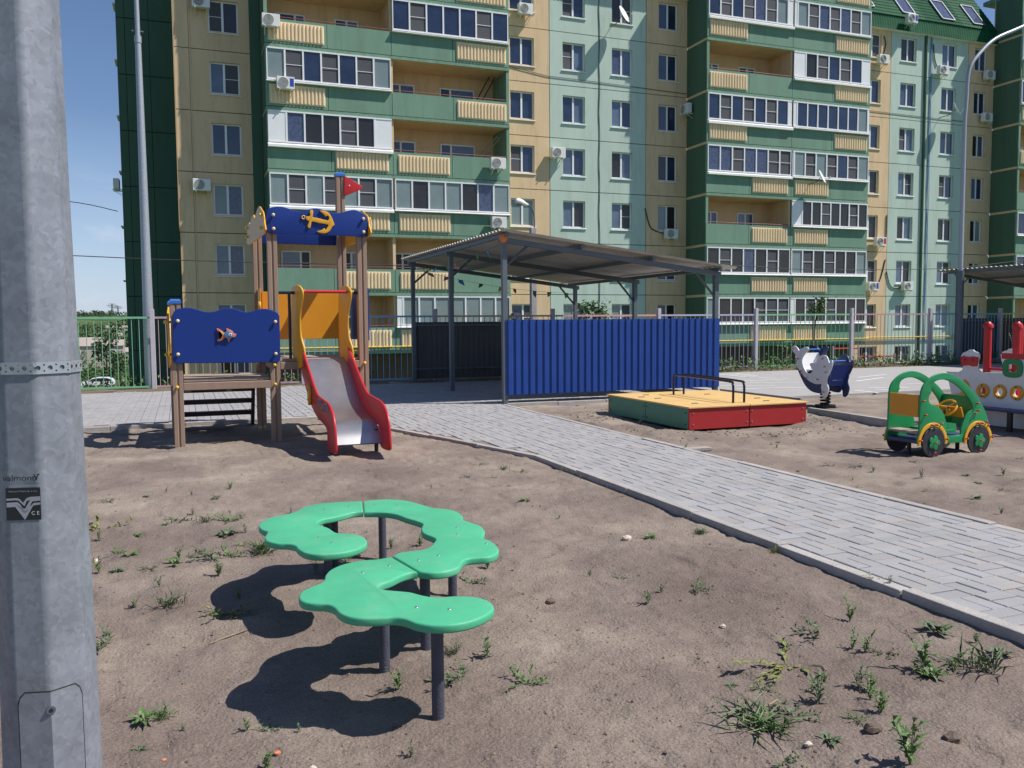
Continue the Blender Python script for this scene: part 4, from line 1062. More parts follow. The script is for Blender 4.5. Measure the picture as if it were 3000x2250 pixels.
for x in (7.02, 7.20):
    m = MB(); pts = smooth_path([(x, 9.86, zt), (x, 9.86, .54), (x, 9.875, .595), (x, 9.93, .625), (x, 10.6, .64), (x, 11.3, .645), (x, 11.36, .63), (x, 11.39, .58), (x, 11.39, zt)], 4)
    m.tube(pts, .0165, 8); m.build('grab_rail', 'rail_navy', sb, smooth=True)
for x, y in ((6.5, 10.0), (6.45, 10.9), (6.6, 11.5), (7.5, 11.2), (7.75, 10.3), (7.6, 9.9), (6.35, 11.2)):
    m = MB(); m.box(x - .05, x + .05, y - .008, y + .008, zt + .012, zt + .022); m.build('lid_hinge', 'steel_grey', sb)
for x in (x0 + .06, xm - .04, xm + .04, x1 - .06):
    for z in (.10, .25): m = MB(); m.ball((x, y0 - .004, z), .011, 1, .7, 1, 8, 4); m.build('bolt', 'stainless', sb, smooth=True)
for y in (y0 + .09, (y0 + y1) / 2 - .05, (y0 + y1) / 2 + .05, y1 - .09):
    for z in (.10, .25): m = MB(); m.ball((x0 - .004, y, z), .011, .7, 1, 1, 8, 4); m.build('bolt', 'black_print', sb, smooth=True)

# ------------------------------------------------------------------ spring whale
wh = thing('spring_rider', 'white and navy whale spring rider on a black coil spring', 'spring rider')
WX, WX2 = 9.95, 10.38
near_ = [(145, 200), (175, 168), (225, 172), (270, 210), (300, 265), (335, 255), (370, 215), (420, 190), (470, 190), (495, 215), (485, 265), (440, 330), (400, 380), (370, 440), (370, 520), (400, 620), (450, 710), (510, 752), (560, 735), (585, 690), (570, 640), (535, 585), (530, 545), (570, 525), (640, 530), (680, 490), (705, 430), (730, 390), (780, 365), (840, 365), (890, 395), (915, 450), (935, 515), (965, 520), (985, 490), (1000, 475), (1012, 520), (990, 640), (955, 730), (920, 800), (900, 850), (890, 920), (905, 1000), (925, 1080), (905, 1180), (870, 1250), (825, 1272), (795, 1240), (785, 1140), (765, 1050), (775, 975), (700, 980), (620, 965), (530, 920), (440, 850), (370, 770), (310, 690), (270, 610), (250, 500), (245, 390), (210, 330), (165, 270)]
q = smooth_loop([(a, b, 0) for a, b in onX(S5c, near_, WX)], 2); sil = [(a[0], a[1]) for a in q]
m = MB(); m.rprism(sil, WX - .01, WX + .01, 'x', r=.004); wb = m.build('side_board', 'hdpe_white', wh, smooth=True)
hull = onX(S5c, [(262, 640), (300, 760), (350, 870), (420, 1000), (500, 1090), (590, 1145), (700, 1170), (760, 1165), (800, 1100), (830, 1000), (905, 1000), (930, 900), (950, 800), (900, 700), (700, 640), (500, 700), (380, 690)], WX + .012)
q = smooth_loop([(a, b, 0) for a, b in hull], 2)
m = MB(); m.rprism([(a[0], a[1]) for a in q], WX + .012, WX + .03, 'x', r=.004); m.build('hull_board', 'hdpe_navy', wh, smooth=True)
for p in ((175, 220), (288, 440), (352, 697), (357, 762), (460, 850), (697, 878), (870, 725), (848, 608), (803, 440), (827, 1143)):
    w = gx(S5c(*p), WX - .012); knob(wh, WX - .01, w.y, w.z, .013, 'x', -1, 'knob_red')
m = MB(); m.rprism(sil, WX2 - .01, WX2 + .01, 'x', r=.004); m.build('side_board', 'hdpe_navy', wh, smooth=True)
m = MB(); m.rprism([(a[0], a[1]) for a in q], WX2 - .032, WX2 - .012, 'x', r=.004); m.build('hull_board', 'hdpe_navy', wh, smooth=True)
def wp(x, y): v = gx(S5c(x, y), WX); return (v.y, v.z)
a, b = wp(860, 560), wp(780, 900)
m = MB(); m.prism([(11.30, .72), (11.32, .72), (11.44, .36), (11.42, .36)], WX + .03, WX2 - .03, 'x'); m.build('front_board', 'hdpe_blue', wh)
m = MB(); m.prism([(11.44, .36), (11.95, .36), (11.95, .385), (11.44, .385)], WX + .03, WX2 - .03, 'x'); m.build('floor_board', 'hdpe_navy', wh)
m = MB(); m.prism([(11.72, .60), (12.02, .60), (12.02, .625), (11.72, .625)], WX + .03, WX2 - .03, 'x'); m.build('seat', 'hdpe_white', wh)
m = MB(); m.prism([(11.995, .62), (12.02, .62), (12.07, .90), (12.045, .90)], WX + .03, WX2 - .03, 'x'); m.build('seat_back', 'hdpe_white', wh)
m = MB(); m.tube([(WX, 12.06, .96), (WX2, 12.06, .96)], .011, 8); m.tube([(WX + .01, 11.40, .78), (WX2 - .01, 11.40, .78)], .014, 8); m.build('grab_bar', 'cap_blue', wh, smooth=True)
m = MB(); m.box(WX + .12, WX2 - .1, 11.385, 11.39, .46, .485); m.build('maker_plate', 'grey_print', wh)
sx, sy2 = (WX + WX2) / 2, 11.66
m = MB(); m.tube([(sx + .075 * math.cos(a), sy2 + .075 * math.sin(a), .03 + .31 * a / (2 * math.pi * 6)) for a in np.linspace(0, 2 * math.pi * 6, 97)], .016, 8); m.build('coil_spring', 'spring_black', wh, smooth=True)
m = MB(); m.prism(circle(sx, sy2, .17, 20), -.02, .03, 'z'); m.build('base_plate', 'spring_black', wh)
m = MB(); m.box(WX + .02, WX2 - .02, sy2 - .12, sy2 + .12, .33, .359); m.build('spring_plate', 'spring_black', wh)

# ------------------------------------------------------------------ green toy car
tcar = thing('toy_car', 'green wooden play car with orange backrest, wheel arches and flower hubs', 'play car')
CY, CY2 = 6.86, 7.29
outer = [(845, 1385), (862, 1200), (872, 1000), (880, 800), (886, 640), (905, 480), (960, 365), (1075, 255), (1200, 197), (1330, 190), (1480, 242), (1640, 360), (1780, 500), (1900, 680), (1980, 850), (2022, 1000), (2036, 1110), (2040, 1240), (2030, 1330), (1900, 1355), (1750, 1370), (1620, 1350), (1560, 1352), (1430, 1358), (1320, 1365), (1230, 1380), (1050, 1400)]
inner = [(1330, 1230), (1545, 1222), (1565, 1130), (1600, 1010), (1650, 900), (1700, 840), (1755, 795), (1762, 745), (1735, 680), (1660, 560), (1560, 450), (1440, 355), (1310, 302), (1190, 305), (1100, 355), (1068, 430), (1070, 500), (1040, 560), (1025, 630), (1045, 690), (1100, 720), (1160, 740), (1230, 800), (1285, 900), (1312, 1010), (1325, 1120)]
def carpoly(pts, Y=CY, n=3, sm=True):
    p = onY(S4c, pts, Y)
    return [(a[0], a[1]) for a in smooth_loop([(a, b, 0) for a, b in p], n)] if sm else p
co, ci = carpoly(outer), carpoly(inner)
for Y in (CY, CY2):
    m = MB(); m.rprism(co, Y - .01, Y + .012, 'y', holes=[ci], r=.004); m.build('side_board', 'hdpe_green', tcar, smooth=True)
def carpt(x, y, Y=CY): v = gy(S4c(x, y), Y); return v.x, v.z
wheels = [(carpt(1075, 1350)), (carpt(1835, 1310))]
rw = .158
for Y, s in ((CY - .012, -1), (CY2 + .012, 1)):
    for (wx, wz) in wheels:
        m = MB(); m.prism(circle(wx, wz, rw, 28), Y + (s * .022 if s < 0 else 0), Y + (0 if s < 0 else .022), 'y'); wo_ = m.build('wheel', 'tyre_dark', tcar, bevel=.006, smooth=True)
        yy = Y + s * .022
        fl_ = [(wx + (.048 + .030 * abs(math.cos(2.5 * a)) ** .7) * math.cos(a), wz + (.048 + .030 * abs(math.cos(2.5 * a)) ** .7) * math.sin(a)) for a in np.linspace(0, 2 * math.pi, 61)[:-1]]
        m = MB(); m.rprism(fl_, yy + min(0, s * .014), yy + max(0, s * .014), 'y', r=.003); m.build('hub_flower', 'hdpe_green', wo_, smooth=True)
        knob(tcar, wx, yy + s * .014, wz, .011, 'y', s, 'knob_red'); knob(tcar, wx, yy, wz - .105, .011, 'y', s, 'knob_red')
        arch = [(wx + .205 * math.cos(a), wz + .212 * math.sin(a)) for a in np.linspace(math.pi * 1.04, -math.pi * .04, 20)] + [(wx + .166 * math.cos(a), wz + .170 * math.sin(a)) for a in np.linspace(-math.pi * .04, math.pi * 1.04, 20)]
        m = MB(); m.rprism(arch, Y + (-.012 if s < 0 else -.002), Y + (.002 if s < 0 else .012), 'y', r=.003); m.build('wheel_arch', 'hdpe_yellow', tcar, smooth=True)
        for a in (.05, .45, .55, .95):
            knob(tcar, wx + .186 * math.cos(a * math.pi), Y + s * .012, wz + .191 * math.sin(a * math.pi), .013, 'y', s, 'knob_red')
for p in ((920, 655), (955, 890), (1825, 690), (1840, 812), (1780, 860), (1215, 1035), (1970, 1000), (1995, 1060)):
    x, z = carpt(*p); knob(tcar, x, CY - .01, z, .012, 'y', -1, 'knob_red')
xb, zb = carpt(885, 560); x2, z2 = carpt(870, 950)
m = MB(); m.box(xb - .0, xb + .02, CY + .02, CY2 - .02, z2 + .01, zb); m.build('backrest', 'hdpe_orange', tcar, bevel=.004)
xs_, zs_ = carpt(835, 1200)
m = MB(); m.box(xs_ + .02, xs_ + .20, CY + .014, CY2 - .014, zs_ - .015, zs_ + .01); m.build('seat', 'deck_board', tcar, bevel=.004)
m = MB(); m.box(xs_ + .34, xs_ + .56, CY + .014, CY2 - .014, zs_ - .01, zs_ + .015); m.build('seat', 'hdpe_green', tcar, bevel=.004)
m = MB(); m.box(xs_ + .01, xs_ + .93, CY + .014, CY2 - .014, zs_ - .115, zs_ - .075); m.build('floor_board', 'hdpe_navy', tcar, bevel=.004)
xd, zd = carpt(1560, 900)
m = MB(); m.obox((xd + .05, (CY + CY2) / 2, zd + .03), .02, CY2 - CY - .03, .12, Matrix.Rotation(R(-20), 3, 'Y')); m.build('dashboard', 'hdpe_orange', tcar, bevel=.004)
m = MB(); m.box(xd + .20, xd + .22, CY + .014, CY2 - .014, zd - .12, zd + .20); m.build('bonnet_board', 'hdpe_green', tcar, bevel=.004)
cw = Vector((xd - .045, CY + .13, zd + .075)); ax = Vector((-.75, -.15, .62)).normalized(); ua = ax.cross(Vector((0, 1, 0))).normalized(); ub = ax.cross(ua)
m = MB(); m.tube([cw + (ua * math.cos(a) + ub * math.sin(a)) * .10 for a in np.linspace(0, 2 * math.pi, 25)[:-1]], .012, 8, closed=True)
for a in (.5, 2.6, 4.7): m.tube([cw, cw + (ua * math.cos(a) + ub * math.sin(a)) * .1], .011, 6)
m.tube([cw, cw - ax * .12], .014, 8); m.build('steering_wheel', 'hdpe_yellow', tcar, smooth=True)
knob(tcar, cw.x, cw.y - .005, cw.z + .005, .014, 'y', -1, 'knob_red')
m = MB(); gx0 = xd + .06
m.prism(circle(gx0, zd + .0, .07, 20, .085), CY + .20, CY + .215, 'y', holes=[circle(gx0, zd, .045, 16, .055)]); m.build('gauge_flower', 'hdpe_green', tcar)
knob(tcar, gx0 + .04, CY + .2, zd + .05, .011, 'y', -1, 'knob_red'); knob(tcar, gx0 - .06, CY + .2, zd + .04, .011, 'y', -1, 'knob_red')
for x in (xs_ + .12, xs_ + .82):
    m = MB(); m.tube([(x, (CY + CY2) / 2, -.1), (x, (CY + CY2) / 2, zs_ - .11)], .022, 8); m.build('leg', 'spring_black', tcar, smooth=True)

# ------------------------------------------------------------------ play ship
ship = thing('play_ship', 'white wooden play ship with red posts and three golden portholes', 'play ship')
SX = 10.2
hull_o = [(1545, 700), (1600, 703), (1650, 705), (1680, 690), (1690, 655), (1676, 610), (1672, 565), (1690, 540), (1720, 530), (1742, 515), (1775, 515), (1790, 530), (1825, 540), (1833, 570), (1815, 640), (1825, 690), (1850, 710)]
st_ = [(a, b) for a, b in onX(R5c, hull_o, SX)]
low_ = onX(R5c, [(2040, 716), (2046, 640), (2040, 590)], SX)
rest_ = [(7.2, .99), (7.15, .75), (6.7, .74), (6.68, .02), (8.85, .02), (8.95, .2), (9.1, .3)]
outl = st_ + low_ + rest_
holes = []
pw = [gx(R5c(*p), SX) for p in ((1866, 868), (2012, 878), (2160, 888))]
for w in pw: holes.append(circle(w.y, w.z, .048, 18))
cabw = gx(R5c(2122, 675), SX)
holes.append([(cabw.y + .07, cabw.z - .055), (cabw.y - .07, cabw.z - .055), (cabw.y - .07, cabw.z + .055), (cabw.y + .07, cabw.z + .055)])
m = MB(); m.rprism(outl, SX - .01, SX + .012, 'x', holes=holes, r=.004); m.build('hull_board', 'hdpe_white', ship, smooth=True)
m = MB(); m.rprism(outl, SX + .75, SX + .772, 'x', holes=holes, r=.004); m.build('hull_board', 'hdpe_white', ship, smooth=True)
for w in pw:
    m = MB(); m.tube([(SX - .018, w.y + .075 * math.cos(a), w.z + .075 * math.sin(a)) for a in np.linspace(0, 2 * math.pi, 25)[:-1]], .024, 8, closed=True); po = m.build('porthole', 'hdpe_yellow', ship, smooth=True)
    for s in (-1, 1): m = MB(); m.ball((SX - .042, w.y, w.z + s * .075), .011, .6, 1, 1, 8, 4); m.build('porthole_bolt', 'black_print', po)
rr = [(cabw.y + .12, cabw.z - .10), (cabw.y - .12, cabw.z - .10), (cabw.y - .12, cabw.z + .10), (cabw.y + .12, cabw.z + .10)]
m = MB(); m.rprism([(a[0], a[1]) for a in smooth_loop([(a, b, 0) for a, b in rr], 5)], SX - .03, SX - .01, 'x', holes=[[(cabw.y + .065, cabw.z - .05), (cabw.y - .065, cabw.z - .05), (cabw.y - .065, cabw.z + .05), (cabw.y + .065, cabw.z + .05)]], r=.004); m.build('cabin_window', 'hdpe_green', ship, smooth=True)
m = MB(); m.box(SX - .028, SX - .011, 7.1, gx(R5c(2030, 560), SX).y, .93, 1.005); m.build('cabin_stripe', 'hdpe_red', ship, bevel=.003)
bst = [(a, b) for a, b in onX(R5c, [(1674, 575), (1700, 568), (1740, 578), (1780, 572), (1826, 580), (1820, 655), (1780, 660), (1740, 648), (1692, 655), (1680, 640)], SX)]
m = MB(); m.rprism(bst, SX - .026, SX - .011, 'x', r=.003); bo = m.build('bow_stripe', 'hdpe_red', ship, smooth=True)
for p in ((1710, 600), (1778, 603)): w = gx(R5c(*p), SX); knob(ship, SX - .026, w.y, w.z, .012, 'x', -1, 'knob_red')
anch = onX(R5c, [(1700, 770), (1735, 800), (1752, 840), (1740, 880), (1700, 915), (1655, 925), (1610, 895), (1650, 893), (1690, 875), (1715, 835), (1712, 800)], SX)
m = MB(); m.rprism([(a[0], a[1]) for a in smooth_loop([(a, b, 0) for a, b in anch], 2)], SX - .03, SX - .011, 'x', r=.003); m.build('anchor', 'hdpe_yellow', ship, smooth=True)
m = MB(); m.box(SX - .26, SX - .012, 6.9, 9.0, .245, .275); m.build('side_bench', 'hdpe_navy', ship, bevel=.005)
for y in (8.02, 6.95, 8.95):
    m = MB(); m.box(SX - .24, SX - .2, y - .03, y + .03, -.1, .245); m.build('bench_leg', 'spring_black', ship)
m = MB(); m.box(SX + .03, SX + .7, 6.8, 8.95, .24, .27); m.build('deck', 'deck_board', ship)
for y in (8.62, 8.18, 7.3):
    m = MB(); xx = SX + .06
    m.tube([(xx, y, .27), (xx, y, 1.36)], .05, 14); o = m.build('mast_post', 'hdpe_red', ship, smooth=True)
    m = MB(); m.tube([(xx, y, 1.34), (xx, y, 1.38), (xx, y, 1.42)], [.066, .066, .03], 14); m.build('cap', 'hdpe_red', o, smooth=True)
    m = MB(); m.tube([(SX + .66, y, .27), (SX + .66, y, 1.36)], .05, 14); o = m.build('mast_post', 'hdpe_red', ship, smooth=True)
m = MB(); m.tube([(SX + .06, 8.6, .78), (SX + .06, 7.3, .78)], .02, 8); m.build('deck_rail', 'hdpe_red', ship)
m = MB()
for i in range(16): m.ball((SX + .04, 8.28 - .012 * i * .9, 1.26 - .024 * i), .006, 1, 1, 1, 6, 4)
m.build('bead_chain', 'white_print', ship)

# ------------------------------------------------------------------ shade canopies
CX0, CX1, CY0, CYM, CY1 = 5.28, 9.64, 14.14, 17.32, 20.5
def roof_z(x): return 3.06 - (x - 5.16) * (3.06 - 2.48) / (9.99 - 5.16)
def make_canopy():
    t = empty('shade_canopy')
    w = .045
    for y in (CY0, CYM, CY1):
        for x in (CX0, CX1):
            m = MB(); m.box(x - w, x + w, y - w, y + w, -.05, roof_z(x) - .13); m.build('post', 'steel_grey', t, bevel=.004, seg=1)
        # sloping beam
        m = MB(); m.add([(CX0 - .1, y - .04, roof_z(CX0 - .1) - .19), (CX1 + .1, y - .04, roof_z(CX1 + .1) - .19), (CX1 + .1, y + .04, roof_z(CX1 + .1) - .19), (CX0 - .1, y + .04, roof_z(CX0 - .1) - .19),
                         (CX0 - .1, y - .04, roof_z(CX0 - .1) - .10), (CX1 + .1, y - .04, roof_z(CX1 + .1) - .10), (CX1 + .1, y + .04, roof_z(CX1 + .1) - .10), (CX0 - .1, y + .04, roof_z(CX0 - .1) - .10)],
                        [(3, 2, 1, 0), (4, 5, 6, 7), (0, 1, 5, 4), (1, 2, 6, 5), (2, 3, 7, 6), (3, 0, 4, 7)]); m.build('beam', 'steel_grey', t)
    for x in (CX0, 6.73, 8.19, CX1):
        m = MB(); z = roof_z(x) - .03; m.box(x - .03, x + .03, 13.98, 20.9, z - .068, z); m.build('purlin', 'steel_grey', t)
    for x, sx in ((CX0, 1), (CX1, -1)):
        for y in (CY0, CYM, CY1):
            zt = roof_z(x + sx * .45) - .18; zb = roof_z(x) - .62
            m = MB(); m.tube([(x, y, zb), (x + sx * .45, y, zt)], .025, 4); m.build('brace', 'steel_grey', t)
    # corrugated zinc sheets
    ns = 7; ya, yb = 13.93, 21.2
    for k in range(ns):
        a = ya + (yb - ya) * k / ns; b = ya + (yb - ya) * (k + 1) / ns + .05
        n = int((b - a) / .018); yy = np.linspace(a, b, n)
        xs = np.linspace(5.16, 9.99, 5); lift = .004 * k
        vs = []
        for x in xs:
            for y in yy: vs.append((x, y, roof_z(x) + lift + .021 * math.cos(2 * math.pi * (y - ya) / .172)))
        fs = [(i * n + j, (i + 1) * n + j, (i + 1) * n + j + 1, i * n + j + 1) for i in range(len(xs) - 1) for j in range(n - 1)]
        m = MB(); m.add(vs, fs); m.build('roof_sheet', 'roof_zinc', t, smooth=True, fix=False)
    # profiled sheet walls: blue outside, bare grey inside
    def sheet(p, q, z0, z1, nrm):
        p = Vector(p); q = Vector(q); d = q - p; L = d.length; d.normalize(); nrm = Vector(nrm)
        npan = max(1, round(L / 1.1)); pit = .137
        for k in range(npan):
            a = L * k / npan; b = L * (k + 1) / npan
            prof = []
            s = math.floor(a / pit) * pit
            while s < b + pit:
                for u, h in ((0, 0), (.030, 0), (.046, .022), (.113, .022), (.129, 0)):
                    if a <= s + u <= b: prof.append((s + u, h))
                s += pit
            prof = [(a, prof[0][1])] + prof + [(b, prof[-1][1])]
            f = MB()
            for off, mi in ((0, 0), (-.004, 1)):
                f.mat(mi)
                vs = []
                for u, h in prof:
                    c = p + d * u + nrm * (h + off); vs += [(c.x, c.y, z0), (c.x, c.y, z1)]
                f.add(vs, [(2 * i, 2 * i + 2, 2 * i + 3, 2 * i + 1) for i in range(len(prof) - 1)])
            f.build('wall_sheet', ['sheet_blue', 'sheet_back'], t, fix=False)
    sheet((CX0 + .0, CY0 - .055), (CX1 + .06, CY0 - .055), .195, 1.515, (0, -1)) if False else sheet((CX0, CY0 - .055, 0), (CX1 + .06, CY0 - .055, 0), .195, 1.515, (0, -1, 0))
    sheet((CX0, CY1 + .055, 0), (CX1 + .06, CY1 + .055, 0), .10, 1.50, (0, 1, 0))
    sheet((CX1 + .055, CY0, 0), (CX1 + .055, CY1, 0), .15, 1.515, (1, 0, 0))
    for y in (CY0, CY1):
        for z in (.35, 1.42): m = MB(); m.box(CX0 + .05, CX1 - .05, y - .02, y + .02, z - .02, z + .02); m.build('girt', 'steel_grey', t)
    for z in (.35, 1.42): m = MB(); m.box(CX1 - .02, CX1 + .02, CY0 + .05, CY1 - .05, z - .02, z + .02); m.build('girt', 'steel_grey', t)
    return t
can = tag(make_canopy(), 'open shade canopy with corrugated zinc roof and blue sheet wall, in the middle', 'canopy', 'shade canopies of the playground')
can2 = copy_tree(can); can2.location = (18.15, .35, 0)
tag(can2, 'second shade canopy at the right edge with dark sheet wall', 'canopy', 'shade canopies of the playground')
# paved floor of the second canopy
m = MB(); m.box(23.0, 30, 14.3, 20.0, .0, .056); struct(m.build('canopy_floor', 'plaza_grey'))
# flag garlands
for nm, c in dict(flag_red=(.55, .08, .10), flag_yellow=(.66, .48, .05), flag_blue=(.10, .25, .55), flag_green=(.08, .25, .10), flag_orange=(.65, .20, .06), flag_pink=(.55, .25, .30)).items(): pm(nm, c, .8)
def garland(p, q, sag, n, label, seed):
    r = random.Random(seed); t = thing('flag_garland', label, 'garland', 'flag garlands under the canopy')
    p = Vector(p); q = Vector(q); pts = [p.lerp(q, k / 20) - Vector((0, 0, sag * 4 * (k / 20) * (1 - k / 20))) for k in range(21)]
    m = MB(); m.tube(pts, .003, 4); m.build('string', 'cable_black', t)
    for k in range(n):
        u = (k + .5 + r.uniform(-.2, .2)) / n * 20; i = min(int(u), 19); c = pts[i].lerp(pts[i + 1], u - i); d = (q - p).normalized()
        w = r.uniform(.09, .15); h = r.uniform(.10, .18); tw_ = Vector((-d.y, d.x, 0)) * r.uniform(-.07, .07); dr = d * r.uniform(-.06, .06)
        m = MB(); m.add([c - d * w / 2, c + d * w / 2, c + d * w * .4 + tw_ + dr - Vector((0, 0, h * .6)), c + dr * 2 + tw_ * 1.5 - Vector((0, 0, h)), c - d * w * .4 + tw_ * .5 - Vector((0, 0, h * .55))], [(0, 1, 2), (0, 2, 3), (0, 3, 4)])
        m.build('pennant', r.choice(['flag_red', 'flag_yellow', 'flag_blue', 'flag_green', 'flag_orange', 'flag_pink', 'flag_green']), t, fix=False)
garland((CX0 + .1, CY1, 2.78), (CX1, CY1, 2.22), .12, 9, 'thin string of ragged pennants along the back of the canopy', 2)
garland((CX0 + .1, CY0 + .15, 2.90), (CX0 + .15, CY1, 2.80), .12, 9, 'string of bright pennants along the left side under the canopy roof', 4)
m = MB(); w = Vector((CX0 - .03, CY0 - .06, 2.93)); m.ball(w, .075, 1, 1, 1.15, 12, 8); tag(m.build('balloon', 'flag_orange', smooth=True), 'small orange balloon hanging at the near corner of the canopy', 'balloon')

# ------------------------------------------------------------------ metal fence
FY = 20.8
fx = [-7.2, -3.9, -.63, 2.65, 5.915, 9.123, 12.333, 15.574, 19.08, 22.236, 25.287, 28.5, 31.7]
fcol = ['fence_blue', 'fence_green', 'fence_mauve', 'fence_blue', 'fence_orange', 'fence_pink', 'fence_lilac', 'fence_green', 'fence_mauve', 'fence_blue', 'fence_yellow', 'fence_pink']
flab = [None, 'green fence section left of the tall galvanised lamp post', 'mauve fence section behind the low blue fish panel', 'light blue fence section between the play tower and canopy',
        'orange fence section behind the left half of the canopy', 'pink fence section behind the right half of the canopy', 'lilac fence section at the right end of the canopy', 'green fence section behind the whale spring rider',
        'mauve-grey fence section behind the green play car', 'light blue fence section behind the play ship', 'pale yellow fence section at the far right edge', None]
bar_me = None
for i in range(1, len(fx) - 2):
    a, b = fx[i], fx[i + 1]; mt = fcol[i]
    t = thing('fence_section', flab[i], 'fence', 'coloured fence sections round the yard')
    zb = .13 if i > 5 else .08
    m = MB(); m.box(a + .05, b - .05, FY - .02, FY + .02, 1.62, 1.665); m.build('top_rail', mt, t)
    m = MB(); m.box(a + .05, b - .05, FY - .02, FY + .02, zb, zb + .04); m.build('bottom_rail', mt, t)
    m = MB(); m.box(b - .05, b + .05, FY - .05, FY + .05, -.1, 1.83); m.build('post', 'fence_post', t, bevel=.005, seg=1)
    n = 21
    bm_ = MB(); bm_.tube([(0, 0, zb + .035), (0, 0, 1.625)], .0085, 6); me = bm_.mesh('bar', mt, smooth=True)
    for k in range(n):
        inst(me, 'bar', t, (a + .05 + (b - a - .1) * (k + .5) / n, FY, 0))

# ------------------------------------------------------------------ lamp posts
def lamp_head(parent, c, d, s=1.0):
    d = Vector(d).normalized(); c = Vector(c)
    pts = [c, c + d * .12 * s, c + d * .3 * s, c + d * .5 * s, c + d * .62 * s]
    m = MB(); m.tube(pts, [.05 * s, .075 * s, .125 * s, .14 * s, .07 * s], 12); o = m.build('lamp_head', 'ac_white', parent, smooth=True)
    m = MB(); cc = c + d * .44 * s - Vector((0, 0, .05 * s)); m.ball(cc, .135 * s, 1.1, 1, .95, 12, 8); m.build('lamp_glass', 'glass_pale', o, smooth=True)
# tall column behind the play tower
lp = thing('lamp_post', 'tall straight galvanised lamp post left of the play tower', 'lamp post')
m = MB(); lx, ly = -.715, 21.1
m.tube([(lx, ly, -.05), (lx, ly, .9), (lx, ly, 4), (lx, ly, 7.75)], [.122, .118, .092, .064], 12); m.tube([(lx, ly, 7.7), (lx, ly, 7.85)], [.075, .075], 12); m.tube([(lx, ly, 7.85), (lx, ly, 12)], [.055, .035], 10); m.build('column', 'galvanised', lp, smooth=True)
m = MB(); m.tube([(lx - .12, ly, 7.95), (lx + .12, ly, 7.95)], .02, 6); m.build('clamp', 'steel_grey', lp)
# curved lamp at the right
lp2 = thing('lamp_post', 'tall galvanised lamp post with long curved arm at the right edge', 'lamp post')
lx, ly = 23.08, 20.46
arm = smooth_path([(lx, ly, 7.6), (lx + .05, ly, 8.3), (lx + .13, ly, 9.25), (lx + .62, ly, 9.85), (lx + 1.2, ly, 10.3), (lx + 2.0, ly, 10.65), (lx + 2.5, ly, 10.86), (lx + 2.9, ly, 11.0)], 4)
m = MB(); m.tube([(lx, ly, -.05), (lx, ly, 3.0)], [.135, .115], 12); m.build('base_column', 'steel_grey', lp2, smooth=True)
m = MB(); m.tube([(lx, ly, 3.0), (lx, ly, 7.6)], [.075, .06], 12); m.tube(arm, .055, 10); m.build('column', 'galvanised', lp2, smooth=True)
lamp_head(lp2, arm[-1], (1, 0, .3), 1.3)
# concrete street lamps behind the fence
def street_lamp(px_head, px_post, Y, label, flip=1):
    t = thing('street_lamp', label, 'street lamp', 'concrete street lamps behind the fence')
    c = gy(px_post, Y); x = c.x; top = c.z
    m = MB(); m.box(x - .10, x + .10, Y - .09, Y + .09, -2, top); m.build('pole', 'concrete_grey', t, bevel=.01, seg=1)
    h = gy(px_head, Y)
    pts = smooth_path([(x + .05, Y, top - .3), (x + .05, Y, top + (h.z - top) * .55), (x - .1 * flip, Y - .05, h.z - .02), (x - .22 * flip, Y - .1, h.z + .03)], 5)
    m = MB(); m.tube(pts, .025, 8); m.build('arm', 'steel_grey', t, smooth=True)
    lamp_head(t, pts[-1], (-flip, -.3, .22), .85)
street_lamp((1556, 605), (1561, 668), 27.0, 'street lamp with curved arm above the left end of the canopy roof')
street_lamp((3010, 688), (3022, 735), 30.0, 'street lamp head showing at the right edge above the second canopy')

# near galvanised pole with sticker
np_ = thing('lamp_post', 'large galvanised octagonal lamp post close up at the left edge', 'lamp post')
PX, PY = None, None
dpt = 2.16
cc = ray(118, 1400) ; k_ = dpt / cc.dot(FW); c3 = CP + cc * k_
PX, PY = c3.x, c3.y
zr = [(-.1, .119), (.4, .1145), (1.0, .1065), (1.8, .096), (3.0, .086), (6.0, .07), (9.0, .055)]
vdir = Vector((-PX, -PY, 0)).normalized(); va = math.atan2(vdir.y, vdir.x)
def prad(z): return float(np.interp(z, [a for a, b in zr], [b for a, b in zr]))
vs, fs = [], []
for z, r in zr:
    for j in range(8):
        a = va + j * math.pi / 4
        vs.append((PX + r * math.cos(a), PY + r * math.sin(a), z))
for i in range(len(zr) - 1):
    for j in range(8): fs.append((i * 8 + j, i * 8 + (j + 1) % 8, (i + 1) * 8 + (j + 1) % 8, (i + 1) * 8 + j))
# spangled zinc
mz = bpy.data.materials.new('zinc_spangle'); mz.use_nodes = True; n_ = mz.node_tree.nodes; l_ = mz.node_tree.links; b_ = n_['Principled BSDF']
g_ = n_.new('ShaderNodeNewGeometry'); ns_ = n_.new('ShaderNodeTexNoise'); ns_.inputs['Scale'].default_value = 30; ns_.inputs['Detail'].default_value = 4
ad_ = n_.new('ShaderNodeVectorMath'); ad_.operation = 'SCALE'; ad_.inputs['Scale'].default_value = .05
l_.new(g_.outputs['Position'], ns_.inputs['Vector']); l_.new(ns_.outputs[1], ad_.inputs[0])
ad2 = n_.new('ShaderNodeVectorMath'); l_.new(g_.outputs['Position'], ad2.inputs[0]); l_.new(ad_.outputs[0], ad2.inputs[1])
vo_ = n_.new('ShaderNodeTexVoronoi'); vo_.inputs['Scale'].default_value = 75; l_.new(ad2.outputs[0], vo_.inputs['Vector'])
sp_ = n_.new('ShaderNodeSeparateColor'); l_.new(vo_.outputs['Color'], sp_.inputs[0])
cr_ = n_.new('ShaderNodeMapRange'); cr_.inputs[3].default_value = .86; cr_.inputs[4].default_value = 1.08; l_.new(sp_.outputs[0], cr_.inputs[0])
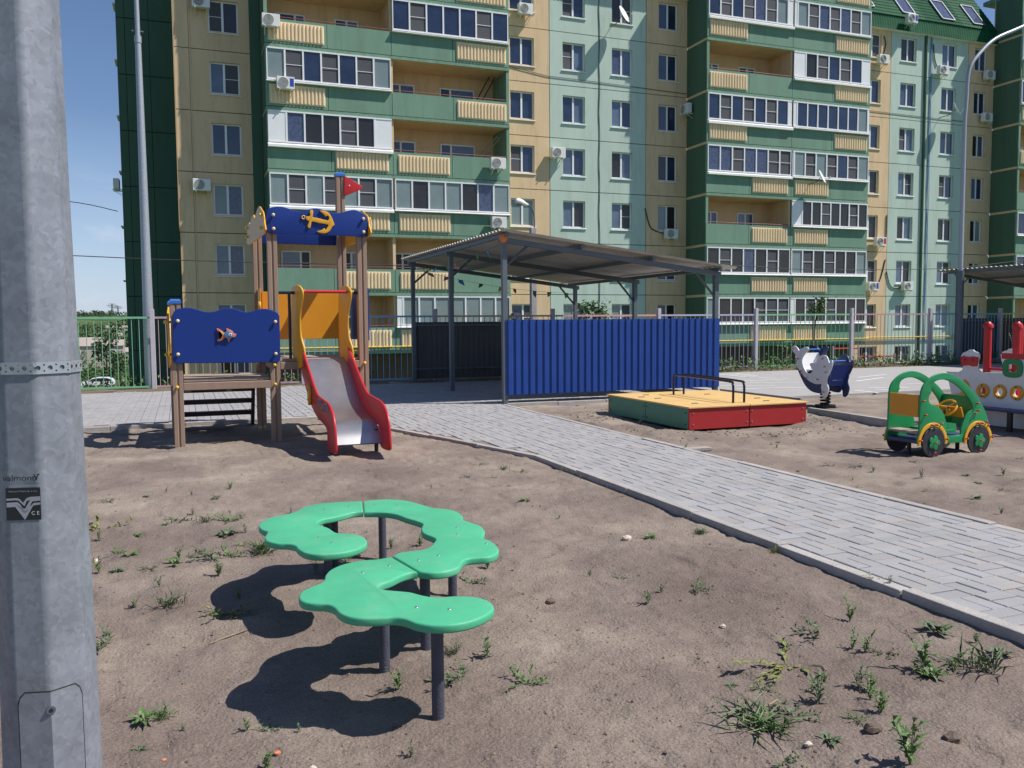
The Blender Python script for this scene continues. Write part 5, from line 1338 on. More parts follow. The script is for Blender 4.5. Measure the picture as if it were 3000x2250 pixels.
n3_ = n_.new('ShaderNodeTexNoise'); n3_.inputs['Scale'].default_value = 9; n3_.inputs['Detail'].default_value = 8; l_.new(g_.outputs['Position'], n3_.inputs['Vector'])
cr2 = n_.new('ShaderNodeMapRange'); cr2.inputs[1].default_value = .3; cr2.inputs[2].default_value = .7; cr2.inputs[3].default_value = .84; cr2.inputs[4].default_value = 1.12; l_.new(n3_.outputs[0], cr2.inputs[0])
mm_ = n_.new('ShaderNodeMath'); mm_.operation = 'MULTIPLY'; l_.new(cr_.outputs[0], mm_.inputs[0]); l_.new(cr2.outputs[0], mm_.inputs[1])
vs_ = n_.new('ShaderNodeVectorMath'); vs_.operation = 'SCALE'; vs_.inputs[0].default_value = (.255, .270, .31); l_.new(mm_.outputs[0], vs_.inputs['Scale']); l_.new(vs_.outputs[0], b_.inputs['Base Color'])
b_.inputs['Metallic'].default_value = .25
rr_ = n_.new('ShaderNodeMapRange'); rr_.inputs[3].default_value = .42; rr_.inputs[4].default_value = .62; l_.new(sp_.outputs[1], rr_.inputs[0]); l_.new(rr_.outputs[0], b_.inputs['Roughness'])
M['zinc_spangle'] = mz
m = MB(); m.add(vs, fs); m.build('column', 'zinc_spangle', np_, bevel=.010, seg=4, smooth=True)
def on_face(j, u, z, d=.0):
    """a point on octagon face j: u across the face in metres from its middle, d proud of it"""
    a = va + (j + .5) * math.pi / 4; ap = prad(z) * math.cos(math.pi / 8)
    nn = Vector((math.cos(a), math.sin(a), 0)); tt = Vector((-math.sin(a), math.cos(a), 0))
    c = Vector((PX, PY, z)) + nn * (ap + d) + tt * u
    return c
# which face looks left of the viewer? face 0 runs counter-clockwise from the vertex that points to the viewer
FLF = -1          # the shaded face to the left of the viewer
FRF = 0
def left_is(j): return (on_face(j, 0, 1) - CP).dot(RT)
FLF, FRF = (0, -1) if left_is(0) < left_is(-1) else (-1, 0)
usgn = 1 if (on_face(FLF, .02, 1) - on_face(FLF, -.02, 1)).dot(RT) > 0 else -1
# zinc strap with punched holes
def strap_pt(s, z, d=.004):
    """s = distance along the strap, 0 at the vertex towards the viewer, positive to the right"""
    r = prad(1.35); side = 2 * r * math.sin(math.pi / 8)
    j = math.floor(s / side); u = s - (j + .5) * side
    face = (FRF + j * (1 if FRF == -1 else 1)) if False else None
    step = -1 if FRF == -1 else 1
    f = FRF + step * j
    return on_face(f, u * (1 if (on_face(f, .02, 1) - on_face(f, -.02, 1)).dot(RT) * 1 > 0 or True else 1) * (step if True else 1), z, d)
m = MB(); zc_ = 1.352; hh = .0145
def holed(s0, s1, za, zb, rad):
    n = 16; cs, cz = (s0 + s1) / 2, (za + zb) / 2; o = []; i_ = []
    for k in range(n):
        a = 2 * math.pi * k / n; c, s = math.cos(a), math.sin(a); q = 1 / max(abs(c), abs(s))
        o.append(strap_pt(cs + (s1 - s0) / 2 * c * q, cz + (zb - za) / 2 * s * q)); i_.append(strap_pt(cs + rad * c, cz + rad * s))
    m.add(o + i_, [(k, (k + 1) % n, n + (k + 1) % n, n + k) for k in range(n)])
s = -.20; k = 0
while s < .16:
    holed(s, s + .018, zc_ - hh, zc_ + hh, .0058)
    holed(s + .018, s + .028, zc_ - hh, zc_, .0022); holed(s + .018, s + .028, zc_, zc_ + hh, .0022)
    s += .028
so = m.build('strap', 'galvanised', np_, fix=False); sm = so.modifiers.new('solid', 'SOLIDIFY'); sm.thickness = .0015
# inspection door round the front edge
def plate(z0, z1, w, d, mt, nm, parent, top=.03):
    m = MB(); rows = []
    zs = [z0, (z0 + z1) / 2, z1 - top, z1 - top * .4, z1]; ws = [w, w, w, w * .93, w * .78]
    vs = []
    for z, ww in zip(zs, ws):
        r = prad(z); side = r * math.sin(math.pi / 8)
        c = Vector((PX, PY, z)) + vdir * (r + d * 1.0)
        vs += [on_face(FLF, usgn * (side - ww), z, d), c, on_face(FRF, usgn * (ww - side), z, d)]
    fs = []
    for i in range(len(zs) - 1): fs += [(i * 3, i * 3 + 1, i * 3 + 4, i * 3 + 3), (i * 3 + 1, i * 3 + 2, i * 3 + 5, i * 3 + 4)]
    m.add(vs, fs); o = m.build(nm, mt, parent, fix=False); return o
zt_ = gn((110, 1997), FW, dpt * 1.0 + FW.dot(CP)).z
dg = plate(.1, zt_ + .003, .0765, .0008, 'joint_dark', 'door_gap', np_)
door = plate(.1, zt_, .074, .0022, 'zinc_spangle', 'door', np_)
cl = Vector((PX, PY, zt_ - .045)) + vdir * (prad(zt_) + .002)
m = MB(); m.tube([cl - vdir * .01, cl + vdir * .002], .0105, 16); lk = m.build('lock', 'steel_grey', door, smooth=True)
m = MB(); m.tube([cl, cl + vdir * .0028], .005, 10); m.build('lock_core', 'black_print', lk)
# maker's sticker on the shaded face
zs0 = gn((84, 1507), FW, dpt - .03 + FW.dot(CP)).z; zs1 = gn((84, 1365), FW, dpt - .03 + FW.dot(CP)).z
SWd = .0395
st = empty('sticker'); st.parent = np_
def fq(u0, u1, v0, v1, d, mt, nm, par=st):
    H = zs1 - zs0
    m = MB(); m.add([on_face(FLF, usgn * u0 * SWd, zs0 + v0 * H, d), on_face(FLF, usgn * u1 * SWd, zs0 + v0 * H, d), on_face(FLF, usgn * u1 * SWd, zs0 + v1 * H, d), on_face(FLF, usgn * u0 * SWd, zs0 + v1 * H, d)], [(0, 1, 2, 3)])
    return m.build(nm, mt, par, fix=False)
fq(-1, 1, 0, .655, .0012, 'black_print', 'black_field')
def fpoly(pts, d, mt, nm):
    H = zs1 - zs0
    tri = tessellate_polygon([[Vector((a, b, 0)) for a, b in pts]])
    m = MB(); m.add([on_face(FLF, usgn * a * SWd, zs0 + b * H, d) for a, b in pts], [tuple(t) for t in tri]); return m.build(nm, mt, st, fix=False)
stc = CR(0, 1330, 200, 1659)
def suv(x, y):   # crop pixels of the sticker zoom to face units
    return ((x - 700) / 500, (1425 - y) / (1425 - 500) * .655 * 1.0)
for pts in ([(215, 800), (520, 790), (600, 820), (690, 930), (800, 800), (900, 765), (1190, 755), (1195, 880), (960, 895), (745, 1290), (490, 970), (740, 1105), (900, 850), (800, 880), (730, 1030), (560, 860), (480, 850), (215, 860)],
            [(215, 915), (530, 905), (600, 960), (740, 1180), (1000, 940), (1195, 930), (1195, 990), (980, 1015), (730, 1420), (460, 1040), (220, 1050)]):
    fpoly([suv(*p) for p in pts], .0016, 'grey_print', 'v_emblem')
def ftext(txt, u, v, size, mt, sx=1.0):
    c = bpy.data.curves.new('lettering', 'FONT'); c.body = txt; c.size = size; c.align_x = 'CENTER'; c.align_y = 'CENTER'; c.extrude = 0
    c.materials.append(M[mt])
    o = bpy.data.objects.new('lettering', c); COL.objects.link(o); o.parent = st
    H = zs1 - zs0; z = zs0 + v * H
    p = on_face(FLF, usgn * u * SWd, z, .0020)
    nn = (on_face(FLF, 0, z, .01) - on_face(FLF, 0, z, 0)).normalized(); xx = (on_face(FLF, usgn * .01, z) - on_face(FLF, 0, z)).normalized(); yy = nn.cross(xx)
    mt4 = Matrix.Identity(4)
    for i in range(3): mt4[i][0] = xx[i] * sx; mt4[i][1] = yy[i]; mt4[i][2] = nn[i]; mt4[i][3] = p[i]
    me = bpy.data.meshes.new_from_object(o)
    bpy.data.objects.remove(o)
    o = bpy.data.objects.new('lettering', me); COL.objects.link(o); o.parent = st
    o.matrix_world = mt4
    return o
ftext('valmont', -.20, .85, .0205, 'black_print', 1.12)
for pts in ([(.62, .92), (.72, .92), (.80, .85), (.88, .93), (1.0, .93), (1.0, .91), (.92, .90), (.80, .78), (.68, .90)],): fpoly(pts, .0016, 'black_print', 'small_emblem')
ftext('STRUCTURES', .5, .735, .0058, 'steel_grey'); ftext('Valmont Polska Sp. z o.o.', .0, .585, .0062, 'grey_print', 1.05)
ftext('08-110 Siedlce, ul. Terespolska 12', 0, .535, .0034, 'steel_grey') if False else None
ftext('C E', .68, .135, .0125, 'white_print', 1.0)

# overhead cables
def cable(pts, Y, r, label, nm='overhead_cable'):
    m = MB(); m.tube(smooth_path([gy(p, Y) for p in pts], 6), r, 5); return tag(m.build(nm, 'cable_black'), label, 'cable')
cable([(-200, 735), (214, 749), (460, 760), (700, 767), (1000, 774), (1400, 782), (1800, 787), (2120, 777), (2345, 789), (2600, 790), (2800, 784), (3000, 762), (3200, 735)], 24.5, .012, 'long sagging black cable crossing in front of the building at canopy height')
cable([(-150, 560), (200, 590), (345, 619)], 48.3, .02, 'short thin cable reaching the left corner of the block')

# ------------------------------------------------------------------ far left view: valley, houses, trees, pylons, cars
def far(px, d): return CP + ray(*px) * (d / ray(*px).dot(FW))
def tz(x, y): return float(terr(np.array([x]), np.array([y]))[0])
fr = random.Random(5)
def leaf_cloud(mb, c, rx, rz, n, s, rr):
    for _ in range(n):
        while True:
            a, b, d = rr.uniform(-1, 1), rr.uniform(-1, 1), rr.uniform(-1, 1)
            q = a * a + b * b + d * d
            if .25 < q < 1: break
        p = Vector((c[0] + a * rx, c[1] + b * rx, c[2] + d * rz))
        u = Vector((rr.uniform(-1, 1), rr.uniform(-1, 1), rr.uniform(-1, 1))).normalized(); v = u.cross(Vector((rr.uniform(-1, 1), rr.uniform(-1, 1), rr.uniform(-1, 1)))).normalized()
        k = s * rr.uniform(.6, 1.3)
        mb.add([p - u * k, p + v * k * .6, p + u * k, p - v * k * .6], [(0, 1, 2, 3)])
def far_tree(x, y, h, label, mt='tree_mid', w=.42, n=460):
    t = thing('tree', label, 'tree', 'trees in the valley')
    z = tz(x, y)
    m = MB(); m.tube([(x, y, z - .5), (x, y, z + h * .45), (x + h * .03, y, z + h * .75)], [h * .035, h * .025, h * .01], 6); m.build('trunk', 'bark', t)
    m = MB()
    for _ in range(7):
        ox, oy, oz = fr.uniform(-.55, .55), fr.uniform(-.55, .55), fr.uniform(-.3, .35)
        leaf_cloud(m, (x + ox * h * w, y + oy * h * w, z + h * (.6 + oz)), h * w * .5, h * .24, n // 7, h * .05, fr)
    m.build('crown', mt, t, fix=False)
spots = [((548, 1000), 100, 7, 'dark bushy tree below the far car park, right of the pale house'), ((262, 1095), 150, 5, 'low shrub left of the parked white car'), ((330, 1085), 165, 6, 'round shrub right behind the parked white car'), ((352, 1070), 190, 7, 'tree against the dark green end wall'),
         ((312, 1052), 260, 10, 'dark tree right of the pale house in the valley'), ((300, 1040), 330, 9, 'tree just right behind the pale house'), ((240, 1052), 300, 6, 'tree at the left end of the pale house'), ((345, 1020), 420, 12, 'tall dark tree right of the valley houses'),
         ((320, 1010), 520, 13, 'tree on the slope above the pale house'), ((252, 1012), 520, 11, 'tree on the slope at the left above the pale house')]
for (px, d, h, lab) in spots[1:]:
    p = far(px, d); far_tree(p.x, p.y, h, lab, fr.choice(['tree_dark', 'tree_mid']))
# woods on the far slope: one mass
m = MB()
for _ in range(300):
    y = fr.uniform(430, 1750); x = -y * .02 + fr.uniform(-.075, .03) * y - 10
    if (vnoise(np.array([x * .012]), np.array([y * .006]), 77)[0] < .45) and y < 1400: continue
    z = tz(x, y); h = fr.uniform(5, 11)
    for _ in range(3): leaf_cloud(m, (x + fr.uniform(-4, 4), y + fr.uniform(-4, 4), z + h * .5), h * .45, h * .42, 9, h * .17, fr)
wo2 = m.build('distant_wood', 'tree_dark', fix=False); tag(wo2, 'dark green woods covering the far hillside at the left', 'wood', kind='stuff')
def far_house(px, d, w, h, dep, label, storey=1):
    t = thing('house', label, 'house', 'houses in the valley'); p = far(px, d); z = tz(p.x, p.y) - 1
    zz = p.z
    x0, x1 = p.x - w / 2, p.x + w / 2
    m = MB(); m.box(x0, x1, p.y, p.y + dep, z, zz + h); m.build('wall', 'house_wall', t)
    m = MB(); m.prism([(p.y - .4, zz + h), (p.y + dep / 2, zz + h + dep * .22), (p.y + dep + .4, zz + h), (p.y + dep + .4, zz + h + .25), (p.y + dep / 2, zz + h + dep * .22 + .3), (p.y - .4, zz + h + .25)], x0 - .4, x1 + .4, 'x'); m.build('roof', 'house_roof', t)
    n = max(2, int(w / 5))
    for k in range(n):
        a = x0 + w * (k + .35) / n
        m = MB(); m.box(a - .95, a + .95, p.y - .08, p.y - .02, zz + h * .3, zz + h * .72); wd = m.build('window', 'white_pvc', t)
        m = MB(); m.box(a - .8, a + .8, p.y - .12, p.y - .085, zz + h * .35, zz + h * .68); m.build('pane', 'glass_brown', wd)
far_house((262, 1052), 300, 22, 4.4, 9, 'long pale one-storey house seen through the green fence bars')
far_house((275, 1026), 420, 16, 4, 9, 'pale house with a brownish roof behind the long one')
far_house((352, 1052), 380, 9, 3, 8, 'small pale house partly behind the dark end wall')
far_house((350, 972), 900, 26, 4, 10, 'long low grey building on the far slope')
far_house((330, 997), 700, 14, 3.4, 9, 'white-walled cottage among the trees on the slope')
def pylon(px, d, h, label):
    t = thing('power_pylon', label, 'pylon', 'power pylons on the horizon'); p = far(px, d); x, y, z = p.x, p.y, tz(p.x, p.y)
    h = p.z - z
    m = MB(); b = h * .10
    for sx in (-1, 1):
        for sy in (-1, 1): m.tube([(x + sx * b, y + sy * b, z), (x + sx * .6, y + sy * .6, z + h)], .45, 4)
    for f in (.15, .3, .45, .6, .75):
        ww = b * (1 - f) + .6 * f
        m.tube([(x - ww, y, z + h * f), (x + ww * .8, y, z + h * (f + .14))], .28, 4); m.tube([(x + ww, y, z + h * f), (x - ww * .8, y, z + h * (f + .14))], .28, 4)
    m.build('lattice_mast', 'steel_grey', t)
    for f, L in ((.72, 7), (.84, 9), (.95, 6)):
        m = MB(); m.tube([(x - L, y, z + h * f), (x + L, y, z + h * f)], .4, 4); m.build('crossarm', 'steel_grey', t)
pylon((328, 889), 1500, 40, 'larger lattice power pylon on the far ridge'); pylon((345, 896), 1750, 40, 'smaller lattice power pylon close to the building edge')
# white car on the lower road
def far_car(px, d, label, flip=1, L=4.6):
    t = thing('parked_car', label, 'car', 'cars on the lower road'); p = far(px, d); x, y, z = p.x, p.y, p.z
    prof = [(-.5, .28), (-.49, .55), (-.46, .62), (-.30, .66), (-.17, .92), (.02, 1.0), (.28, .99), (.42, .88), (.485, .66), (.5, .5), (.49, .28)]
    H = 1.68
    m = MB(); m.prism([(x + a * L * flip, z + b * H) for a, b in prof], y, y + 1.8, 'y'); m.build('body', 'car_white', t, bevel=.06)
    m = MB(); m.prism([(x + a * L * flip, z + b * H) for a, b in ((-.27, .67), (-.16, .88), (.02, .94), (.27, .93), (.36, .84), (.40, .68))], y - .02, y - .005, 'y'); m.build('side_window', 'car_glass', t)
    for a in (-.31, .30):
        m = MB(); m.prism(circle(x + a * L * flip, z + .33, .34, 18), y - .03, y + .2, 'y'); wh_ = m.build('wheel', 'tyre_dark', t)
        m = MB(); m.prism(circle(x + a * L * flip, z + .33, .21, 14), y - .045, y - .031, 'y'); m.build('rim', 'galvanised', wh_)
    m = MB(); m.box(x - .47 * L, x - .1, y - .02, y - .006, z + .35, z + .52); m.build('lower_door', 'tyre_dark', t)
    # patch of road under the car, joined to the slope
    q = MB(); q.box(x - 6, x + 6, y - 2, y + 4, z - 3, z); struct(q.build('road', 'verge_soil'))
far_car((287, 1139), 128, 'white car parked on the lower road seen through the green fence')
far_car((190, 1150), 124, 'front of another white car left of it, mostly behind the pole', -1)

# ------------------------------------------------------------------ bushes and saplings at the fence
def leafy(mb, c, d, L, W, r):
    """one leaf: a bent two-quad blade from c along d"""
    d = Vector(d).normalized(); s = d.cross(Vector((0, 0, 1)));
    if s.length < .05: s = Vector((1, 0, 0))
    s.normalize(); up = s.cross(d); b = L * .16
    c = Vector(c)
    p = [c, c + d * L * .45 + s * W * .5 + up * b, c + d * L * .45 - s * W * .5 + up * b, c + d * L - up * b * .3]
    m1 = c + d * L * .5 + up * b * .7
    mb.add([p[0], p[1], m1, p[2], p[3]], [(0, 1, 2), (0, 2, 3), (1, 4, 2), (3, 2, 4)])
def bush(px, Y, h, w, label, n=260, ls=.10, name='bush', mt='leaf_green', base=None, cat='bush'):
    t = thing(name, label, cat); r = random.Random(hash(label) % 999); p = gy(px, Y); x, z1 = p.x, p.z
    z0 = (terr(np.array([x]), np.array([Y]))[0] if base is None else base)
    m = MB()
    tips = []
    for k in range(9):
        a = r.uniform(0, 6.28); q = r.uniform(.1, 1) * w
        e = Vector((x + math.cos(a) * q, Y + math.sin(a) * q * .7, z1 - r.uniform(0, h * .7)))
        m.tube([(x, Y, z0), (x + math.cos(a) * q * .3, Y, z1 - h * .9), e], [.018, .012, .005], 5); tips.append(e)
    m.build('stem', 'bark', t)
    m = MB()
    for _ in range(n):
        c = r.choice(tips) + Vector((r.gauss(0, w * .30), r.gauss(0, w * .3), r.gauss(0, h * .16)))
        leafy(m, c, (r.uniform(-1, 1), r.uniform(-1, 1), r.uniform(-.5, .7)), ls * r.uniform(.6, 1.2), ls * r.uniform(.4, .7), r)
    m.build('foliage', mt, t, fix=False)
bush((1741, 893), 22.3, .65, .55, 'leafy green bush showing above the blue sheet wall', 420, .16)
bush((2385, 890), 22.0, .62, .30, 'young sapling with a leaf tuft behind the green fence section', 230, .15, 'sapling')
bush((1492, 925), 21.6, .3, .25, 'small leafy shoot just right of the near canopy post', 90, .12)
bush((2310, 1010), 21.8, .4, .4, 'low thin plant behind the whale rider at the fence', 70, .12)
vr = random.Random(8)
def verge_plants(x0, x1, n, label, hh=.28):
    m = MB()
    for _ in range(n):
        x = vr.uniform(x0, x1); y = vr.gauss(FY - .1, .35)
        y = max(20.15, y)
        if x < 10 and y < 21.1: y = vr.uniform(21.12, 21.6) if x > -.3 else vr.uniform(21.1, 21.9)
        z = float(terr(np.array([x]), np.array([y]))[0]); h = hh * vr.uniform(.3, 1.1)
        for _ in range(6): leafy(m, (x + vr.gauss(0, .06), y + vr.gauss(0, .06), z + vr.uniform(0, h)), (vr.uniform(-1, 1), vr.uniform(-1, 1), vr.uniform(.1, 1.2)), .12 * vr.uniform(.6, 1.3), .05, vr)
    return tag(m.build('verge_weeds', 'leaf_green', fix=False), label, 'weeds', kind='stuff')
verge_plants(-5, 4.5, 170, 'green weeds along the foot of the fence at the left')
verge_plants(13.5, 25, 420, 'green weeds and grass along the foot of the fence at the right', .38)
# red and white barrier behind the fence
bt = thing('pipe_barrier', 'low red and white pipe barrier behind the fence right of the whale', 'barrier')
for (a, b) in (((2440, 1022), (2515, 1020)), ((2515, 1045), (2620, 1043))):
    p, q = gy(a, 30), gy(b, 30)
    m = MB(); m.tube([p, q], .035, 8); m.build('rail', 'hdpe_red', bt)
    for e in (p, q): m = MB(); m.tube([(e.x, 30, -1.6), (e.x, 30, e.z + .12)], .04, 8); m.build('post', 'fence_post', bt)

# ------------------------------------------------------------------ weeds on the bare dirt
wr = random.Random(21)
def rosette(n, L, W, tilt=(.15, .7)):
    m = MB()
    for k in range(n):
        a = wr.uniform(0, 6.283); t = wr.uniform(*tilt)
        c = Vector((math.cos(a), math.sin(a), 0)) * wr.uniform(0, L * .35)
        leafy(m, c + Vector((0, 0, .004)), (math.cos(a) + wr.uniform(-.4, .4), math.sin(a) + wr.uniform(-.4, .4), t), L * wr.uniform(.5, 1.1), W * wr.uniform(.6, 1.2), wr)
    return m
def creeping(nst, L):
    m = MB()
    for k in range(nst):
        a = wr.uniform(0, 6.283); p = Vector((0, 0, .006)); d = Vector((math.cos(a), math.sin(a), wr.uniform(.05, .35)))
        pts = [p.copy()]
        for s in range(5):
            d = (d + Vector((wr.uniform(-.3, .3), wr.uniform(-.3, .3), wr.uniform(-.25, .2)))).normalized(); p = p + d * L * .2; p.z = max(p.z, .006); pts.append(p.copy())
            for _ in range(2): leafy(m, p, (d.x + wr.uniform(-1, 1), d.y + wr.uniform(-1, 1), wr.uniform(.1, .9)), L * wr.uniform(.16, .32), L * wr.uniform(.07, .13), wr)
        m.tube(pts, L * .010, 3, cap=False)
    return m
def stalk(n, H):
    m = MB()
    for k in range(n):
        a = wr.uniform(0, 6.283); l = wr.uniform(.05, .45); h = H * wr.uniform(.55, 1.1)
        pts = [Vector((0, 0, 0)), Vector((math.cos(a) * l * .4 * h, math.sin(a) * l * .4 * h, h * .5)), Vector((math.cos(a) * l * h, math.sin(a) * l * h, h))]
        m.tube(pts, [H * .018, H * .014, H * .008], 4, cap=False)
        for s in range(9):
            u = .15 + .85 * s / 8; p = pts[0].lerp(pts[1], u * 2) if u < .5 else pts[1].lerp(pts[2], u * 2 - 1)
            b = wr.uniform(0, 6.283); leafy(m, p, (math.cos(b), math.sin(b), wr.uniform(.2, 1.3)), H * wr.uniform(.22, .42), H * wr.uniform(.09, .15), wr)
    return m
def tuft(n, L):
    m = MB()
    for k in range(n):
        a = wr.uniform(0, 6.283); c = Vector((wr.gauss(0, L * .2), wr.gauss(0, L * .2), 0)); t = wr.uniform(.3, 1.6)
        leafy(m, c, (math.cos(a), math.sin(a), t), L * wr.uniform(.5, 1.1), L * .055, wr)
    return m
KIN = {'r': [rosette(16, .085, .030).mesh('leafy_weed', 'leaf_green', fix=False), rosette(22, .075, .026).mesh('leafy_weed', 'leaf_dull', fix=False), creeping(6, .11).mesh('leafy_weed', 'leaf_dull', fix=False), creeping(8, .10).mesh('leafy_weed', 'leaf_green', fix=False), creeping(5, .12).mesh('leafy_weed', 'leaf_yellow', fix=False)],
       's': [stalk(4, .12).mesh('upright_weed', 'leaf_green', fix=False), stalk(5, .11).mesh('upright_weed', 'leaf_green', fix=False), stalk(3, .13).mesh('upright_weed', 'leaf_dull', fix=False)],
       'g': [tuft(46, .12).mesh('grass_tuft', 'leaf_green', fix=False), tuft(38, .11).mesh('grass_tuft', 'leaf_dull', fix=False), tuft(30, .12).mesh('grass_tuft', 'leaf_yellow', fix=False)]}
WN = {'r': 'leafy_weed', 's': 'upright_weed', 'g': 'grass_tuft'}
WL = {'r': 'low leafy weed spreading flat on the dirt', 's': 'upright leafy weed shoot on the dirt', 'g': 'tuft of thin grass blades on the dirt'}
WR = {'A': 'left of the wavy bench', 'B': 'in the bottom left corner', 'C': 'in the lower right corner', 'D': 'beyond the paved path', 'E': 'between the bench and the paved path', 'F': 'close around the bench'}
SPECIAL = {('A', 0): 'bushy dark green weed close to the big pole, highest of those at its edge', ('A', 34): 'leafy weed at the big pole level with the front of the bench',
           ('C', 15): 'large flattened grass patch in the lower right of the dirt', ('C', 23): 'bright upright weed at the bottom right edge of the dirt', ('C', 3): 'dense wilted grey-green weed mat right of the bench', ('C', 7): 'tall single weed stalk at the right near the kerb',
           ('C', 9): 'broad leafy weed shoot beside the flattened grass patch', ('F', 9): 'round-leaved weed right of the nearest bench leg', ('F', 2): 'pale grass tuft left of the bench seat', ('F', 4): 'leafy weed under the back loop of the bench',
           ('D', 22): 'wide straggling grass clump near the kerb at the right edge'}
WEEDS = {
 'A': (CR(220, 1400, 600, 1991), [(250, 500, 'r', 2.0), (230, 615, 's', .9), (330, 240, 'r', .8), (690, 185, 'r', .7), (885, 150, 's', .5), (1135, 165, 's', .6), (1360, 215, 'r', .8), (1510, 120, 's', .8), (1030, 400, 'r', 1.3), (1265, 430, 'g', 1.0), (1150, 350, 's', .6), (1500, 405, 'r', 1.4), (1480, 560, 'r', 1.5), (1660, 540, 's', .7), (880, 460, 'r', .6), (610, 555, 'r', .7), (400, 745, 'r', .8), (530, 775, 'r', .8), (235, 950, 's', 1.1), (410, 940, 'r', .8), (740, 915, 'r', .7), (1010, 810, 's', .9), (970, 865, 'r', .9), (1330, 790, 'r', 1.6), (1480, 790, 'r', 1.3), (1820, 745, 'g', 1.5), (1630, 660, 'r', .7), (1390, 985, 's', 1.2), (820, 1070, 's', .7), (570, 1240, 's', .7), (920, 1240, 'g', 1.3), (1470, 1325, 'r', 1.3), (1600, 1180, 's', .8), (1180, 760, 'r', .6), (310, 1650, 'r', 1.6), (130, 590, 's', .7)]),
 'B': (CR(250, 1850, 700), [(540, 775, 'r', .9), (690, 740, 'g', .7), (900, 815, 's', .4), (500, 985, 'r', .5), (1500, 815, 's', .6), (1690, 840, 'r', .6), (1980, 865, 's', .4), (1670, 1215, 's', .6), (620, 405, 'r', .3)]),
 'C': (CR(2100, 1750, 700), [(1230, 205, 's', 1.2), (950, 360, 'r', 1.3), (640, 450, 'r', .6), (640, 610, 'r', 1.9), (1250, 470, 's', .9), (1370, 490, 's', 1.0), (1550, 500, 'r', .8), (1925, 700, 's', 1.7), (2000, 740, 'r', 1.0), (950, 960, 's', 1.5), (880, 850, 's', .7), (1310, 830, 's', 1.1), (1430, 850, 's', 1.0), (1420, 950, 's', .8), (1520, 1085, 's', 1.2), (350, 1130, 'g', 2.0), (500, 1200, 'g', 1.5), (710, 1110, 'r', 1.0), (400, 850, 'r', .7), (130, 830, 'r', .5), (1770, 1265, 'r', .6), (1050, 1360, 'r', .8), (610, 1520, 'r', .8), (1790, 1570, 's', 2.0), (2050, 320, 'r', 1.5), (2150, 620, 'r', 1.2), (1320, 1150, 'r', .6), (1000, 780, 's', .6)]),
 'D': (CR(2000, 1300, 1000, 1746), [(755, 110, 'r', .9), (885, 118, 'r', .9), (975, 140, 's', .8), (870, 180, 's', .4), (900, 210, 'r', .4), (1220, 185, 's', 1.1), (1450, 165, 'r', .7), (1510, 200, 'r', .8), (1640, 165, 's', 1.0), (1495, 285, 'r', .9), (1225, 240, 'r', .6), (1640, 235, 'r', .6), (1725, 195, 'r', .6), (1720, 80, 'r', .6), (470, 560, 'g', .7), (90, 460, 'g', .6), (480, 20, 's', .7), (590, 135, 'r', .5), (1620, 1075, 'r', 1.1), (1500, 1010, 's', .7), (1060, 750, 's', .6), (970, 720, 'r', .6), (1540, 1170, 'g', 1.7), (1250, 1190, 'r', .9), (1225, 320, 'g', .7), (1630, 350, 's', .8), (1130, 295, 's', .6), (1180, 100, 'r', .6)]),
 'E': (CR(1100, 1150, 1000), [(670, 468, 'r', .9), (830, 505, 'g', .9), (935, 518, 'r', 1.0), (605, 548, 'r', .6), (760, 553, 'r', .6), (975, 703, 'r', .8), (860, 602, 'r', .5), (1775, 950, 'r', .9), (1390, 1180, 's', .6), (1580, 1205, 'r', .6), (2060, 1280, 'r', 1.1), (1850, 1305, 's', .7), (1770, 1370, 's', .8), (1210, 520, 's', .6), (1330, 560, 's', .5), (1500, 630, 's', .5), (1585, 680, 'r', .4), (2100, 905, 'g', .7), (1310, 85, 'r', .6), (1360, 100, 's', .5), (1310, 180, 's', .8), (1720, 215, 's', .9), (2010, 380, 's', .7), (360, 620, 's', .5), (1190, 820, 's', .5)]),
 'F': (CR(600, 1380, 950, 1812), [(80, 600, 's', 1.0), (140, 790, 'r', 1.3), (320, 455, 'g', 1.3), (860, 480, 's', 1.1), (790, 510, 'r', 1.2), (1580, 540, 's', 1.1), (1465, 610, 'r', 1.2), (1580, 1040, 's', 1.2), (1380, 1020, 'g', .8), (1425, 1170, 'r', 1.3), (1085, 1200, 's', 1.0), (620, 575, 's', 1.1), (1200, 425, 's', 1.1), (1040, 430, 's', 1.0), (345, 1620, 's', .8), (1150, 1545, 's', .6), (1780, 1195, 'r', 1.1), (480, 225, 's', .6), (145, 100, 's', .7), (50, 150, 'r', .7)]),
}
for key, (crop, lst) in WEEDS.items():
    for i, (px, py, kd, s) in enumerate(lst):
        w = gz(crop(px, py)); z = float(dirt_h(w.x, w.y))
        if path_left(w.y) - .09 < w.x < 5.26 and w.y < 14: z = PZ
        s *= .85 if kd != 's' else .68
        o = inst(wr.choice(KIN[kd]), WN[kd], None, (w.x, w.y, z - .004), wr.uniform(0, 6.28), s)
        if key == 'C' and i in (3, 15, 16): o.scale = (s * 1.3, s * .9, s * .55)
        lab = SPECIAL.get((key, i))
        reg = WR[key]
        if key in 'DE':
            reg = 'beyond the paved path' if w.x > 5.2 else ('at the kerb of the paved path' if w.x > 3.1 and w.y > 3.4 else WR['E'] if key == 'E' else WR['C'])
        tag(o, lab or WL[kd] + ' ' + reg, 'weed' if kd != 'g' else 'grass', {'r': 'low leafy weeds ', 's': 'upright weeds ', 'g': 'grass tufts '}[kd] + reg)
